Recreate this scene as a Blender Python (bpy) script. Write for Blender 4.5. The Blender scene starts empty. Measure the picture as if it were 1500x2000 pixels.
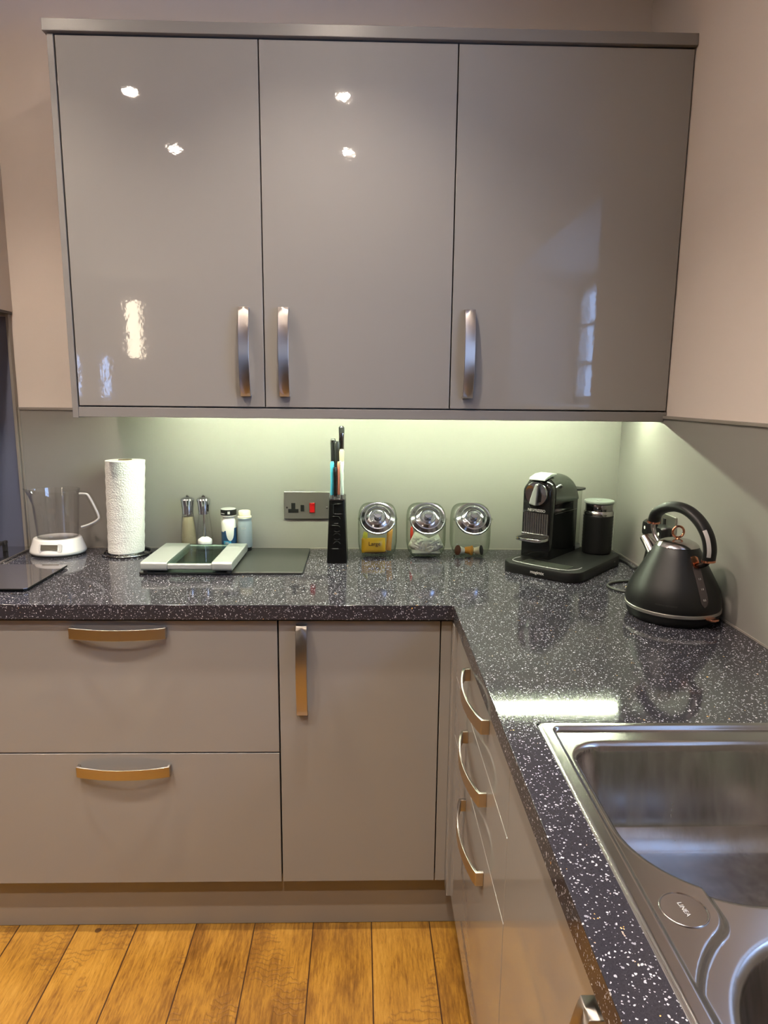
import bpy, bmesh, math, random
from mathutils import Vector, Matrix
sc = bpy.context.scene
COL = sc.collection
random.seed(7)
pi = math.pi
WT = 0.9105            # worktop surface height

# ------------------------------------------------------------------ camera
cam_d = bpy.data.cameras.new('camera')
cam = bpy.data.objects.new('camera', cam_d); COL.objects.link(cam)
cam_d.sensor_fit = 'VERTICAL'; cam_d.sensor_height = 36.0; cam_d.sensor_width = 27.0
cam_d.lens = 1311.54 / 2000 * 36.0
cam_d.clip_start = 0.02
def _cam():
    p, y, r = -0.1736, 0.0249, 0.01
    fw = Vector((math.sin(y)*math.cos(p), math.cos(y)*math.cos(p), math.sin(p)))
    rt = Vector((math.cos(y), -math.sin(y), 0)); up = rt.cross(fw)
    c, s = math.cos(r), math.sin(r)
    R, U = c*rt + s*up, -s*rt + c*up
    m = Matrix((R, U, -fw)).transposed().to_4x4()
    m.translation = Vector((-0.8152, -2.1427, 1.4077))
    return m
cam.matrix_world = _cam()
sc.camera = cam

# ------------------------------------------------------------------ render look, world, lights
sc.view_settings.view_transform = 'Standard'
sc.view_settings.look = 'None'
sc.view_settings.gamma = 1.0
sc.view_settings.use_curve_mapping = False
sc.view_settings.exposure = 0.0
sc.cycles.use_denoising = True
sc.cycles.max_bounces = 10
sc.cycles.transparent_max_bounces = 24
sc.cycles.sample_clamp_indirect = 4.0
sc.cycles.caustics_reflective = False
sc.cycles.caustics_refractive = False
w = bpy.data.worlds.new('sky'); sc.world = w; w.use_nodes = True
bg = w.node_tree.nodes['Background']
bg.inputs[0].default_value = (0.36, 0.56, 1.0, 1); bg.inputs[1].default_value = 17.0

SPOT_W = 82.0
SPOT_COL = (1.0, 0.86, 0.72)
LIGHT_X = (-1.78, -0.92, -2.64)
LIGHT_Y = (-0.81, -1.45, -2.09)
CEIL = 2.6
LED_W = 500.0
LED_COL = (0.88, 1.0, 0.70)
def add_light(name, kind, loc, energy, color, rot=(0, 0, 0), **kw):
    d = bpy.data.lights.new(name, kind); d.energy = energy; d.color = color
    for k, v in kw.items(): setattr(d, k, v)
    o = bpy.data.objects.new(name, d); COL.objects.link(o)
    o.location = loc; o.rotation_euler = rot
    return o
for i, lx in enumerate(LIGHT_X):
    for j, ly in enumerate(LIGHT_Y):
        add_light('downlight_beam', 'SPOT', (lx, ly, CEIL-0.012), SPOT_W, SPOT_COL,
                  spot_size=math.radians(108), spot_blend=0.8, shadow_soft_size=0.026)
# daylight portal in the window opening
pl = add_light('window_portal', 'AREA', (0.29, -1.62, 1.67), 1.0, (1, 1, 1), rot=(0, math.radians(90), 0), shape='RECTANGLE', size=0.62, size_y=1.06)
pl.data.cycles.is_portal = True

# ------------------------------------------------------------------ helpers: materials
MATS = {}
def mat(name, color=(0.5, 0.5, 0.5), rough=0.5, metal=0.0, **kw):
    m = bpy.data.materials.new(name); m.use_nodes = True
    b = m.node_tree.nodes['Principled BSDF']
    b.inputs['Base Color'].default_value = (*color, 1)
    b.inputs['Roughness'].default_value = rough
    b.inputs['Metallic'].default_value = metal
    for k, v in kw.items():
        b.inputs[k].default_value = v
    MATS[name] = m
    return m
def nd(m, t, **kw):
    n = m.node_tree.nodes.new(t)
    for k, v in kw.items(): setattr(n, k, v)
    return n
def lk(m, a, b): m.node_tree.links.new(a, b)
def bsdf(m): return m.node_tree.nodes['Principled BSDF']
def coords(m, scale=(1, 1, 1), rot=(0, 0, 0)):
    g = nd(m, 'ShaderNodeNewGeometry'); mp = nd(m, 'ShaderNodeMapping')
    mp.inputs['Scale'].default_value = scale; mp.inputs['Rotation'].default_value = rot
    lk(m, g.outputs['Position'], mp.inputs['Vector'])
    return mp.outputs['Vector']
def objcoords(m, scale=(1, 1, 1)):
    g = nd(m, 'ShaderNodeTexCoord'); mp = nd(m, 'ShaderNodeMapping')
    mp.inputs['Scale'].default_value = scale
    lk(m, g.outputs['Object'], mp.inputs['Vector'])
    return mp.outputs['Vector']
def noise(m, vec, scale, detail=3, rough=0.5):
    n = nd(m, 'ShaderNodeTexNoise'); n.inputs['Scale'].default_value = scale
    n.inputs['Detail'].default_value = detail; n.inputs['Roughness'].default_value = rough
    lk(m, vec, n.inputs['Vector']); return n
def bump(m, h, strength, dist=0.001):
    b = nd(m, 'ShaderNodeBump'); b.inputs['Strength'].default_value = strength; b.inputs['Distance'].default_value = dist
    lk(m, h, b.inputs['Height']); lk(m, b.outputs['Normal'], bsdf(m).inputs['Normal']); return b
def ramp(m, fac, stops):
    r = nd(m, 'ShaderNodeValToRGB'); el = r.color_ramp.elements
    while len(el) < len(stops): el.new(0.5)
    for e, (p, c) in zip(el, stops): e.position = p; e.color = (*c, 1)
    lk(m, fac, r.inputs['Fac']); return r
def math_n(m, op, a, b=None, c=None):
    n = nd(m, 'ShaderNodeMath', operation=op)
    for i, v in enumerate((a, b, c)):
        if v is None: continue
        if isinstance(v, (int, float)): n.inputs[i].default_value = v
        else: lk(m, v, n.inputs[i])
    return n.outputs[0]
def mixc(m, fac, a, b, blend='MIX'):
    n = nd(m, 'ShaderNodeMix', data_type='RGBA', blend_type=blend)
    if isinstance(fac, (int, float)): n.inputs[0].default_value = fac
    else: lk(m, fac, n.inputs[0])
    for i, v in ((6, a), (7, b)):
        if isinstance(v, tuple): n.inputs[i].default_value = (*v, 1)
        else: lk(m, v, n.inputs[i])
    return n.outputs[2]

# painted plaster
def paint(name, c):
    m = mat(name, c, 0.75)
    bump(m, noise(m, coords(m), 220, 4).outputs['Fac'], 0.12, 0.0006)
    return m
paint('wall_paint', (0.69, 0.61, 0.55))
paint('ceiling_paint', (0.85, 0.83, 0.80))
paint('reveal_paint', (0.80, 0.80, 0.80))
paint('far_wall_dimmed', (0.20, 0.18, 0.165))  # unseen walls coloured dark to cut bounced light in the room
# cabinet fronts
def gloss(name, c, r=0.42, coat=0.55):
    m = mat(name, c, r)
    bsdf(m).inputs['Coat Weight'].default_value = coat; bsdf(m).inputs['Coat Roughness'].default_value = 0.03
    n = noise(m, coords(m), 75, 2)
    b = nd(m, 'ShaderNodeBump'); b.inputs['Strength'].default_value = 0.10; b.inputs['Distance'].default_value = 0.0006
    lk(m, n.outputs['Fac'], b.inputs['Height']); lk(m, b.outputs['Normal'], bsdf(m).inputs['Coat Normal'])
    return m
gloss('gloss_grey', (0.245, 0.232, 0.218), 0.5, 1.0)
bsdf(MATS['gloss_grey']).inputs['Specular IOR Level'].default_value = 0.15
mat('panel_edge', (0.205, 0.193, 0.182), 0.35)
mat('carcass_gap_shade', (0.10, 0.09, 0.08), 0.6)  # darker than the door grey: shade of the gaps put into the colour
mat('carcass_under', (0.42, 0.39, 0.36), 0.55)
mat('plinth_grey', (0.24, 0.215, 0.19), 0.28)
# splashback laminate
m = mat('splash_laminate', (0.25, 0.235, 0.218), 0.36)
mat('trim_grey', (0.30, 0.27, 0.24), 0.35, 0.2)
mat('aluminium_trim', (0.62, 0.58, 0.54), 0.35, 0.8)
m = mat('hob_glass', (0.13, 0.14, 0.20), 0.08); bsdf(m).inputs['Coat Weight'].default_value = 0.3
# worktop
def worktop_mat():
    m = mat('speckled_laminate', (0.03, 0.03, 0.034), 0.08)
    v = coords(m)
    dn = noise(m, v, 260, 2)
    dv = nd(m, 'ShaderNodeVectorMath', operation='SCALE'); dv.inputs['Scale'].default_value = 0.0042
    sub = nd(m, 'ShaderNodeVectorMath', operation='SUBTRACT'); sub.inputs[1].default_value = (0.5, 0.5, 0.5)
    lk(m, dn.outputs['Color'], sub.inputs[0]); lk(m, sub.outputs[0], dv.inputs[0])
    ad = nd(m, 'ShaderNodeVectorMath', operation='ADD'); lk(m, v, ad.inputs[0]); lk(m, dv.outputs[0], ad.inputs[1])
    def chips(scale, rmax, keep):
        vo = nd(m, 'ShaderNodeTexVoronoi'); vo.inputs['Scale'].default_value = scale
        lk(m, ad.outputs[0], vo.inputs['Vector'])
        sep = nd(m, 'ShaderNodeSeparateColor'); lk(m, vo.outputs['Color'], sep.inputs[0])
        # radius per chip from a random channel; some cells empty
        rr = math_n(m, 'MULTIPLY', math_n(m, 'MAXIMUM', math_n(m, 'SUBTRACT', sep.outputs[0], keep), 0.0), rmax/(1-keep))
        return math_n(m, 'LESS_THAN', vo.outputs['Distance'], rr), sep
    a, sa = chips(150, 0.28, 0.56)
    b_, sb = chips(320, 0.42, 0.40)
    allc = math_n(m, 'MAXIMUM', a, b_)
    cc = ramp(m, sa.outputs[1], [(0.0, (0.24, 0.24, 0.28)), (0.55, (0.54, 0.54, 0.58)), (0.985, (0.40, 0.40, 0.44)), (0.995, (0.70, 0.40, 0.12))])
    base = mixc(m, noise(m, v, 900, 1).outputs['Fac'], (0.013, 0.012, 0.016), (0.040, 0.038, 0.047))
    lk(m, mixc(m, allc, base, cc.outputs['Color']), bsdf(m).inputs['Base Color'])
    return m
worktop_mat()
# floor planks (boards run along y)
def floor_mat():
    m = mat('oak_boards', (0.4, 0.2, 0.05), 0.33)
    bsdf(m).inputs['Coat Weight'].default_value = 0.35; bsdf(m).inputs['Coat Roughness'].default_value = 0.2
    g = nd(m, 'ShaderNodeNewGeometry'); sp = nd(m, 'ShaderNodeSeparateXYZ'); lk(m, g.outputs['Position'], sp.inputs[0])
    u = math_n(m, 'DIVIDE', math_n(m, 'ADD', math_n(m, 'SUBTRACT', sp.outputs[0], math_n(m, 'MULTIPLY', math_n(m, 'ADD', sp.outputs[1], 0.54), -0.012)), 0.7985), 0.1565)
    idx = math_n(m, 'FLOOR', u); fr = math_n(m, 'FRACT', u)
    wn = nd(m, 'ShaderNodeTexWhiteNoise', noise_dimensions='1D'); lk(m, idx, wn.inputs['W'])
    edge = math_n(m, 'MINIMUM', fr, math_n(m, 'SUBTRACT', 1.0, fr))
    seam = math_n(m, 'LESS_THAN', edge, 0.011)
    # end joints
    vv = math_n(m, 'ADD', math_n(m, 'DIVIDE', sp.outputs[1], 1.9), math_n(m, 'MULTIPLY', wn.outputs['Value'], 7.3))
    vf = math_n(m, 'FRACT', vv)
    seam2 = math_n(m, 'LESS_THAN', vf, 0.0009)
    # per board shifted coords
    cmb = nd(m, 'ShaderNodeCombineXYZ')
    lk(m, math_n(m, 'ADD', sp.outputs[0], math_n(m, 'MULTIPLY', wn.outputs['Value'], 13.0)), cmb.inputs[0])
    lk(m, math_n(m, 'ADD', sp.outputs[1], math_n(m, 'MULTIPLY', wn.outputs['Value'], 31.0)), cmb.inputs[1])
    def mp(scale):
        q = nd(m, 'ShaderNodeMapping'); q.inputs['Scale'].default_value = scale; lk(m, cmb.outputs[0], q.inputs['Vector']); return q.outputs[0]
    g1 = noise(m, mp((95, 9, 1)), 1.8, 10, 0.72)
    g2 = noise(m, mp((9, 3.2, 1)), 1.2, 5, 0.6)
    g3 = noise(m, mp((420, 26, 1)), 1.5, 4, 0.6)
    wv = nd(m, 'ShaderNodeTexWave', wave_type='BANDS', bands_direction='Y'); wv.inputs['Scale'].default_value = 20.0
    wv.inputs['Distortion'].default_value = 11; wv.inputs['Detail'].default_value = 5; wv.inputs['Detail Scale'].default_value = 1.1
    lk(m, mp((1.6, 1, 1)), wv.inputs['Vector'])
    wm = noise(m, mp((5, 4, 1)), 1.0, 2)
    cath = math_n(m, 'MULTIPLY', math_n(m, 'GREATER_THAN', wm.outputs['Fac'], 0.56), math_n(m, 'POWER', wv.outputs['Fac'], 5.0))
    tone = math_n(m, 'ADD', math_n(m, 'MULTIPLY', g1.outputs['Fac'], 0.55), math_n(m, 'MULTIPLY', g2.outputs['Fac'], 0.45))
    tone = math_n(m, 'ADD', tone, math_n(m, 'MULTIPLY', math_n(m, 'SUBTRACT', wn.outputs['Value'], 0.5), 0.10))
    cr = ramp(m, tone, [(0.32, (0.10, 0.040, 0.006)), (0.43, (0.20, 0.092, 0.014)), (0.52, (0.32, 0.160, 0.022)), (0.66, (0.43, 0.240, 0.045))])
    c = mixc(m, math_n(m, 'MULTIPLY', cath, 0.45), cr.outputs['Color'], (0.12, 0.048, 0.010))
    dark = math_n(m, 'GREATER_THAN', g3.outputs['Fac'], 0.64)
    c = mixc(m, math_n(m, 'MULTIPLY', dark, 0.65), c, (0.10, 0.042, 0.009))
    vk = nd(m, 'ShaderNodeTexVoronoi'); vk.inputs['Scale'].default_value = 3.5; lk(m, mp((1, 1, 1)), vk.inputs['Vector'])
    knot = math_n(m, 'LESS_THAN', vk.outputs['Distance'], 0.030)
    c = mixc(m, math_n(m, 'MULTIPLY', knot, 0.8), c, (0.05, 0.02, 0.008))
    c = mixc(m, math_n(m, 'MAXIMUM', seam, seam2), c, (0.045, 0.018, 0.006))
    lk(m, c, bsdf(m).inputs['Base Color'])
    h = math_n(m, 'SUBTRACT', math_n(m, 'MULTIPLY', g1.outputs['Fac'], 0.35), math_n(m, 'MULTIPLY', math_n(m, 'MAXIMUM', seam, cath), 0.6))
    bump(m, h, 0.5, 0.0015)
    return m
floor_mat()
# metals
def brushed(name, c, rough=0.28, scale=(900, 900, 900), st=0.15):
    m = mat(name, c, rough, 1.0)
    bump(m, noise(m, coords(m, scale), 1.0, 2).outputs['Fac'], st, 0.0003)
    return m
m = mat('satin_nickel', (0.54, 0.50, 0.46), 0.36, 1.0)
bsdf(m).inputs['Anisotropic'].default_value = 0.88
tg = nd(m, 'ShaderNodeTangent', direction_type='RADIAL', axis='Z'); lk(m, tg.outputs[0], bsdf(m).inputs['Tangent'])
brushed('brushed_steel', (0.60, 0.58, 0.53), 0.36, (30, 900, 900))
brushed('sink_steel', (0.50, 0.48, 0.47), 0.20, (70, 70, 70), 0.05)
m = mat('bowl_steel', (0.46, 0.44, 0.43), 0.2, 1.0)
n_ = noise(m, coords(m, (45, 45, 3)), 1.0, 4, 0.6)
bump(m, n_.outputs['Fac'], 0.10, 0.0012)
lk(m, math_n(m, 'MULTIPLY_ADD', n_.outputs['Fac'], 0.30, 0.06), bsdf(m).inputs['Roughness'])
mat('chrome', (0.78, 0.78, 0.78), 0.08, 1.0)
mat('dark_chrome', (0.25, 0.24, 0.24), 0.12, 1.0)
mat('steel_shiny', (0.62, 0.60, 0.58), 0.18, 1.0)
mat('spun_aluminium', (0.55, 0.55, 0.59), 0.14, 1.0)
mat('copper', (0.75, 0.33, 0.20), 0.18, 1.0)
mat('silver_plastic', (0.36, 0.38, 0.36), 0.35, 0.35)
mat('lid_grey', (0.22, 0.24, 0.22), 0.4)
mat('white_plastic', (0.80, 0.79, 0.76), 0.25)
mat('grey_plastic', (0.35, 0.35, 0.35), 0.35)
mat('display_trim', (0.55, 0.55, 0.54), 0.35)
mat('lcd', (0.10, 0.09, 0.07), 0.2)
mat('black_plastic', (0.012, 0.012, 0.012), 0.28)
mat('black_deep', (0.003, 0.003, 0.003), 0.3, **{'Specular IOR Level': 0.2})
mat('black_satin', (0.007, 0.007, 0.007), 0.42, **{'Specular IOR Level': 0.28})
mat('mirror_glass', (0.50, 0.45, 0.45), 0.05, 0.9)
mat('black_gloss', (0.008, 0.008, 0.008), 0.07)
mat('dark_gloss', (0.035, 0.038, 0.032), 0.16)
mat('black_rubber', (0.02, 0.02, 0.018), 0.55)
mat('board_dark', (0.030, 0.031, 0.028), 0.36)
mat('kettle_black', (0.008, 0.008, 0.0078), 0.40, 0.0, **{'Specular IOR Level': 0.36})
mat('red_plastic', (0.42, 0.008, 0.010), 0.22)
mat('label_grey', (0.42, 0.40, 0.39), 0.5)
mat('lettering_light', (0.62, 0.60, 0.58), 0.4)
mat('lettering_dim', (0.055, 0.054, 0.050), 0.45)
mat('lettering_block', (0.030, 0.030, 0.030), 0.25)
mat('gauge', (0.045, 0.036, 0.036), 0.25)
mat('cast_iron', (0.015, 0.014, 0.014), 0.5)
mat('pack_yellow', (0.85, 0.50, 0.03), 0.3)
mat('pack_lime', (0.72, 0.66, 0.05), 0.3)
mat('pack_dark', (0.10, 0.035, 0.02), 0.3)
mat('pack_white', (0.75, 0.74, 0.62), 0.4)
mat('pack_grey', (0.30, 0.31, 0.27), 0.4)
mat('pack_red', (0.55, 0.05, 0.03), 0.4)
mat('pack_orange', (0.62, 0.27, 0.03), 0.35)
mat('label_white', (0.85, 0.84, 0.76), 0.4)
mat('label_navy', (0.012, 0.05, 0.12), 0.35)
mat('label_blue', (0.04, 0.30, 0.48), 0.35)
mat('label_pale', (0.25, 0.30, 0.33), 0.4)
mat('cream_cap', (0.72, 0.66, 0.50), 0.4)
mat('salt', (0.90, 0.89, 0.86), 0.6)
m = mat('pepper', (0.45, 0.37, 0.18), 0.7)
mat('knife_blue', (0.06, 0.36, 0.50), 0.35)
mat('knife_coral', (0.72, 0.25, 0.15), 0.35)
mat('knife_mint', (0.58, 0.68, 0.60), 0.35)
mat('knife_beige', (0.50, 0.38, 0.24), 0.35)
m = mat('paper', (0.86, 0.85, 0.80), 0.85)
vo = nd(m, 'ShaderNodeTexVoronoi'); vo.inputs['Scale'].default_value = 190; lk(m, coords(m, (1, 1, 1.3)), vo.inputs['Vector'])
bump(m, vo.outputs['Distance'], 0.6, 0.002)
mat('cardboard', (0.35, 0.25, 0.15), 0.8)
mat('sky_frame', (0.75, 0.74, 0.72), 0.4)
def emit(name, c, s):
    m = bpy.data.materials.new(name); m.use_nodes = True; nt = m.node_tree; nt.nodes.clear()
    e = nt.nodes.new('ShaderNodeEmission'); e.inputs[0].default_value = (*c, 1); e.inputs[1].default_value = s
    o = nt.nodes.new('ShaderNodeOutputMaterial'); nt.links.new(e.outputs[0], o.inputs[0]); MATS[name] = m
emit('lamp_glow', (1.0, 0.85, 0.62), 22.0)
emit('downlight_glow', (1.0, 0.84, 0.68), 420.0)
emit('led_glow', LED_COL, LED_W)
def thin_glass(name, tint=(1, 1, 1), edge=(0.6, 0.66, 0.6), edge_amt=0.55, gl=1.0):
    """Clear wall of glass: see-through with Fresnel reflection, greener and denser where seen edge on."""
    m = bpy.data.materials.new(name); m.use_nodes = True; nt = m.node_tree; nt.nodes.clear()
    N = nt.nodes.new
    tr = N('ShaderNodeBsdfTransparent'); gs = N('ShaderNodeBsdfGlossy'); gs.inputs['Roughness'].default_value = 0.03
    lw = N('ShaderNodeLayerWeight'); lw.inputs['Blend'].default_value = 0.5
    mx = N('ShaderNodeMix'); mx.data_type = 'RGBA'; mx.inputs[6].default_value = (*tint, 1); mx.inputs[7].default_value = (*edge, 1)
    mu = N('ShaderNodeMath'); mu.operation = 'MULTIPLY'; mu.inputs[1].default_value = edge_amt
    p3 = N('ShaderNodeMath'); p3.operation = 'POWER'; p3.inputs[1].default_value = 3.0
    nt.links.new(lw.outputs['Facing'], p3.inputs[0]); nt.links.new(p3.outputs[0], mu.inputs[0]); nt.links.new(mu.outputs[0], mx.inputs[0]); nt.links.new(mx.outputs[2], tr.inputs[0])
    pw = N('ShaderNodeMath'); pw.operation = 'POWER'; pw.inputs[1].default_value = 5.0
    lf = N('ShaderNodeLayerWeight'); lf.inputs['Blend'].default_value = 0.5; nt.links.new(lf.outputs['Facing'], pw.inputs[0])
    mf = N('ShaderNodeMath'); mf.operation = 'MULTIPLY_ADD'; mf.inputs[1].default_value = 0.85*gl; mf.inputs[2].default_value = 0.045*gl; nt.links.new(pw.outputs[0], mf.inputs[0])
    ms = N('ShaderNodeMixShader'); nt.links.new(mf.outputs[0], ms.inputs[0]); nt.links.new(tr.outputs[0], ms.inputs[1]); nt.links.new(gs.outputs[0], ms.inputs[2])
    o = N('ShaderNodeOutputMaterial'); nt.links.new(ms.outputs[0], o.inputs[0]); MATS[name] = m
thin_glass('clear_glass', (0.99, 0.995, 0.985), (0.28, 0.40, 0.22), 0.9)
thin_glass('clear_plastic', (1.0, 1.0, 1.0), (0.78, 0.76, 0.76), 0.7)
thin_glass('scale_glass', (0.80, 0.90, 0.86), (0.45, 0.6, 0.55), 0.6)
thin_glass('pane_glass', (0.98, 0.98, 0.98), (0.9, 0.9, 0.9), 0.3)
thin_glass('smoky_plastic', (0.92, 0.93, 0.90), (0.5, 0.52, 0.5), 0.6)

# ------------------------------------------------------------------ helpers: geometry
ORG = {}
def thing(name, label, cat, loc=(0, 0, 0), rotz=0, group=None, local=False):
    o = bpy.data.objects.new(name, None); COL.objects.link(o)
    o.empty_display_size = 0.05
    o.location = loc; o.rotation_euler = (0, 0, rotz)
    o['label'] = label; o['category'] = cat
    if group: o['group'] = group
    ORG[o.name] = Vector((0, 0, 0)) if local else Vector(loc)
    return o
def obj(name, bm, material, parent=None, bevel=0.0, smooth=None, seg=2, origin=None, solid=0.0, matx=None, recalc=True):
    """One mesh object. Coordinates are world coordinates unless the root was made local."""
    if matx is not None: bmesh.ops.transform(bm, matrix=matx, verts=bm.verts)
    off = ORG[parent.name] if parent is not None else Vector(origin or (0, 0, 0))
    if off.length: bmesh.ops.translate(bm, vec=-off, verts=bm.verts)
    if recalc: bmesh.ops.recalc_face_normals(bm, faces=bm.faces)
    me = bpy.data.meshes.new(name); bm.to_mesh(me); bm.free()
    o = bpy.data.objects.new(name, me); COL.objects.link(o)
    me.materials.append(MATS[material])
    if parent is not None:
        o.parent = parent; ORG[o.name] = off
    else:
        o.location = off; ORG[o.name] = off
    if smooth is not None:
        for p in me.polygons: p.use_smooth = True
        me.set_sharp_from_angle(angle=math.radians(smooth))
    if solid:
        s = o.modifiers.new('solid', 'SOLIDIFY'); s.thickness = solid; s.offset = -1
    if bevel:
        b = o.modifiers.new('bevel', 'BEVEL'); b.width = bevel; b.segments = seg; b.limit_method = 'ANGLE'; b.angle_limit = math.radians(40)
        if smooth is None:
            for p in me.polygons: p.use_smooth = True
            me.set_sharp_from_angle(angle=math.radians(35))
        b.harden_normals = True
    return o
def single(name, bm, material, label, cat, group=None, **kw):
    o = obj(name, bm, material, None, **kw); o['label'] = label; o['category'] = cat
    if group: o['group'] = group
    return o
def struct(name, bm, material, **kw):
    o = obj(name, bm, material, None, **kw); o['kind'] = 'structure'; return o
def NB(): return bmesh.new()
def box(bm, x0, x1, y0, y1, z0, z1):
    vs = [bm.verts.new((x, y, z)) for x in (x0, x1) for y in (y0, y1) for z in (z0, z1)]
    for f in ((0, 1, 3, 2), (4, 6, 7, 5), (0, 4, 5, 1), (2, 3, 7, 6), (0, 2, 6, 4), (1, 5, 7, 3)):
        bm.faces.new([vs[i] for i in f])
    return bm
def B(*a): return box(NB(), *a)
AX = {'z': lambda u, v, h: (u, v, h), 'y': lambda u, v, h: (u, h, v), 'x': lambda u, v, h: (h, u, v)}
def prism(bm, pts, a0, a1, axis='z'):
    f = AX[axis]
    A = [bm.verts.new(f(u, v, a0)) for u, v in pts]; Bv = [bm.verts.new(f(u, v, a1)) for u, v in pts]
    n = len(pts)
    bm.faces.new(A[::-1]); bm.faces.new(Bv)
    for i in range(n): bm.faces.new((A[i], A[(i+1) % n], Bv[(i+1) % n], Bv[i]))
    return bm
def rrect(cx, cy, hx, hy, r, n=8):
    pts = []
    for (sx, sy, a0) in ((1, 1, 0), (-1, 1, 90), (-1, -1, 180), (1, -1, 270)):
        for k in range(n+1):
            a = math.radians(a0 + 90*k/n)
            pts.append((cx + sx*(hx-r) + r*math.cos(a), cy + sy*(hy-r) + r*math.sin(a)))
    return pts
def circle(cx, cy, r, n=32): return [(cx+r*math.cos(2*pi*k/n), cy+r*math.sin(2*pi*k/n)) for k in range(n)]
def loft(bm, rings, cap=True, closed=True):
    R = [[bm.verts.new(p) for p in r] for r in rings]; n = len(R[0])
    for a, b in zip(R, R[1:]):
        for i in range(n if closed else n-1):
            bm.faces.new((a[i], a[(i+1) % n], b[(i+1) % n], b[i]))
    if cap and closed:
        bm.faces.new(R[0][::-1]); bm.faces.new(R[-1])
    return bm
def lathe(bm, prof, c=(0, 0, 0), n=48, cap=True, M=None, sx=1.0, sy=1.0):
    rings = []
    for r, z in prof:
        ring = []
        for k in range(n):
            a = 2*pi*k/n
            p = Vector((max(r, 1e-5)*math.cos(a)*sx, max(r, 1e-5)*math.sin(a)*sy, z))
            if M is not None: p = M @ p
            ring.append(p + Vector(c))
        rings.append(ring)
    return loft(bm, rings, cap)
def tube(bm, pts, r, n=10, closed=False, flat=1.0, up=None):
    pts = [Vector(p) for p in pts]; N = len(pts)
    rings = []; prev = None
    for i, p in enumerate(pts):
        if closed: t = pts[(i+1) % N] - pts[i-1]
        else: t = pts[min(i+1, N-1)] - pts[max(i-1, 0)]
        t.normalize()
        if prev is None:
            u0 = Vector(up) if up else (Vector((0, 0, 1)) if abs(t.z) < 0.9 else Vector((1, 0, 0)))
        else: u0 = prev
        a = (u0 - t*u0.dot(t)).normalized(); b = t.cross(a); prev = a
        rr = r[i] if isinstance(r, (list, tuple)) else r
        rings.append([p + a*(rr*math.cos(2*pi*k/n)) + b*(rr*flat*math.sin(2*pi*k/n)) for k in range(n)])
    if closed:
        rings.append(rings[0])
        R = [[bm.verts.new(q) for q in rg] for rg in rings[:-1]]; R.append(R[0])
        for a_, b_ in zip(R, R[1:]):
            for i in range(n): bm.faces.new((a_[i], a_[(i+1) % n], b_[(i+1) % n], b_[i]))
        return bm
    return loft(bm, rings, True)
def smooth_path(pts, k=6):
    pts = [Vector(p) for p in pts]; out = []
    for i in range(len(pts)-1):
        p0 = pts[max(i-1, 0)]; p1 = pts[i]; p2 = pts[i+1]; p3 = pts[min(i+2, len(pts)-1)]
        for j in range(k):
            t = j/k
            out.append(0.5*((2*p1) + (p2-p0)*t + (2*p0-5*p1+4*p2-p3)*t*t + (3*p1-p0-3*p2+p3)*t**3))
    out.append(pts[-1]); return out
def text_bm(s, size, depth=0.0006):
    cu = bpy.data.curves.new('lettering', 'FONT'); cu.body = s; cu.size = size; cu.extrude = depth
    cu.align_x = 'CENTER'; cu.align_y = 'CENTER'; cu.resolution_u = 3
    to = bpy.data.objects.new('lettering', cu); COL.objects.link(to)
    bpy.context.view_layer.update()
    me = bpy.data.meshes.new_from_object(to.evaluated_get(bpy.context.evaluated_depsgraph_get()))
    bm = NB(); bm.from_mesh(me)
    bpy.data.objects.remove(to); bpy.data.curves.remove(cu); bpy.data.meshes.remove(me)
    return bm
def frame_mat(origin, xa, ya):
    xa = Vector(xa).normalized(); ya = Vector(ya).normalized(); za = xa.cross(ya)
    m = Matrix((xa, ya, za)).transposed().to_4x4(); m.translation = Vector(origin); return m
def superell(c, h, e=4.0, nu=40, nv=24, clip=None):
    """rounded box; clip = (axis, distance) flattens what lies beyond that plane"""
    def f(w_, p): return math.copysign(abs(w_)**p, w_)
    p = 2.0/e; rings = []
    for i in range(nv+1):
        v = -pi/2 + pi*i/nv; ring = []
        for j in range(nu):
            u = 2*pi*j/nu
            q = Vector((h[0]*f(math.cos(v), p)*f(math.cos(u), p), h[1]*f(math.cos(v), p)*f(math.sin(u), p), h[2]*f(math.sin(v), p)))
            if clip:
                a, d = clip; t = q.dot(a) - d
                if t > 0: q = q - a*t
            ring.append(q + Vector(c))
        rings.append(ring)
    bm = loft(NB(), rings, True)
    bmesh.ops.remove_doubles(bm, verts=bm.verts, dist=1e-5)
    return bm

# ------------------------------------------------------------------ room shell
RX0, RY0 = -4.6, -6.0
struct('floor', B(RX0, 0.0, RY0, 0.0, -0.05, 0.0), 'oak_boards')
struct('ceiling', B(RX0-0.1, 0.5, RY0-0.1, 0.1, CEIL, CEIL+0.1), 'ceiling_paint')
struct('wall_back', B(RX0-0.1, 0.5, 0.0, 0.1, -0.05, CEIL), 'wall_paint')
struct('wall_left', B(RX0-0.1, RX0, RY0, 0.0, -0.05, CEIL), 'far_wall_dimmed')
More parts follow.
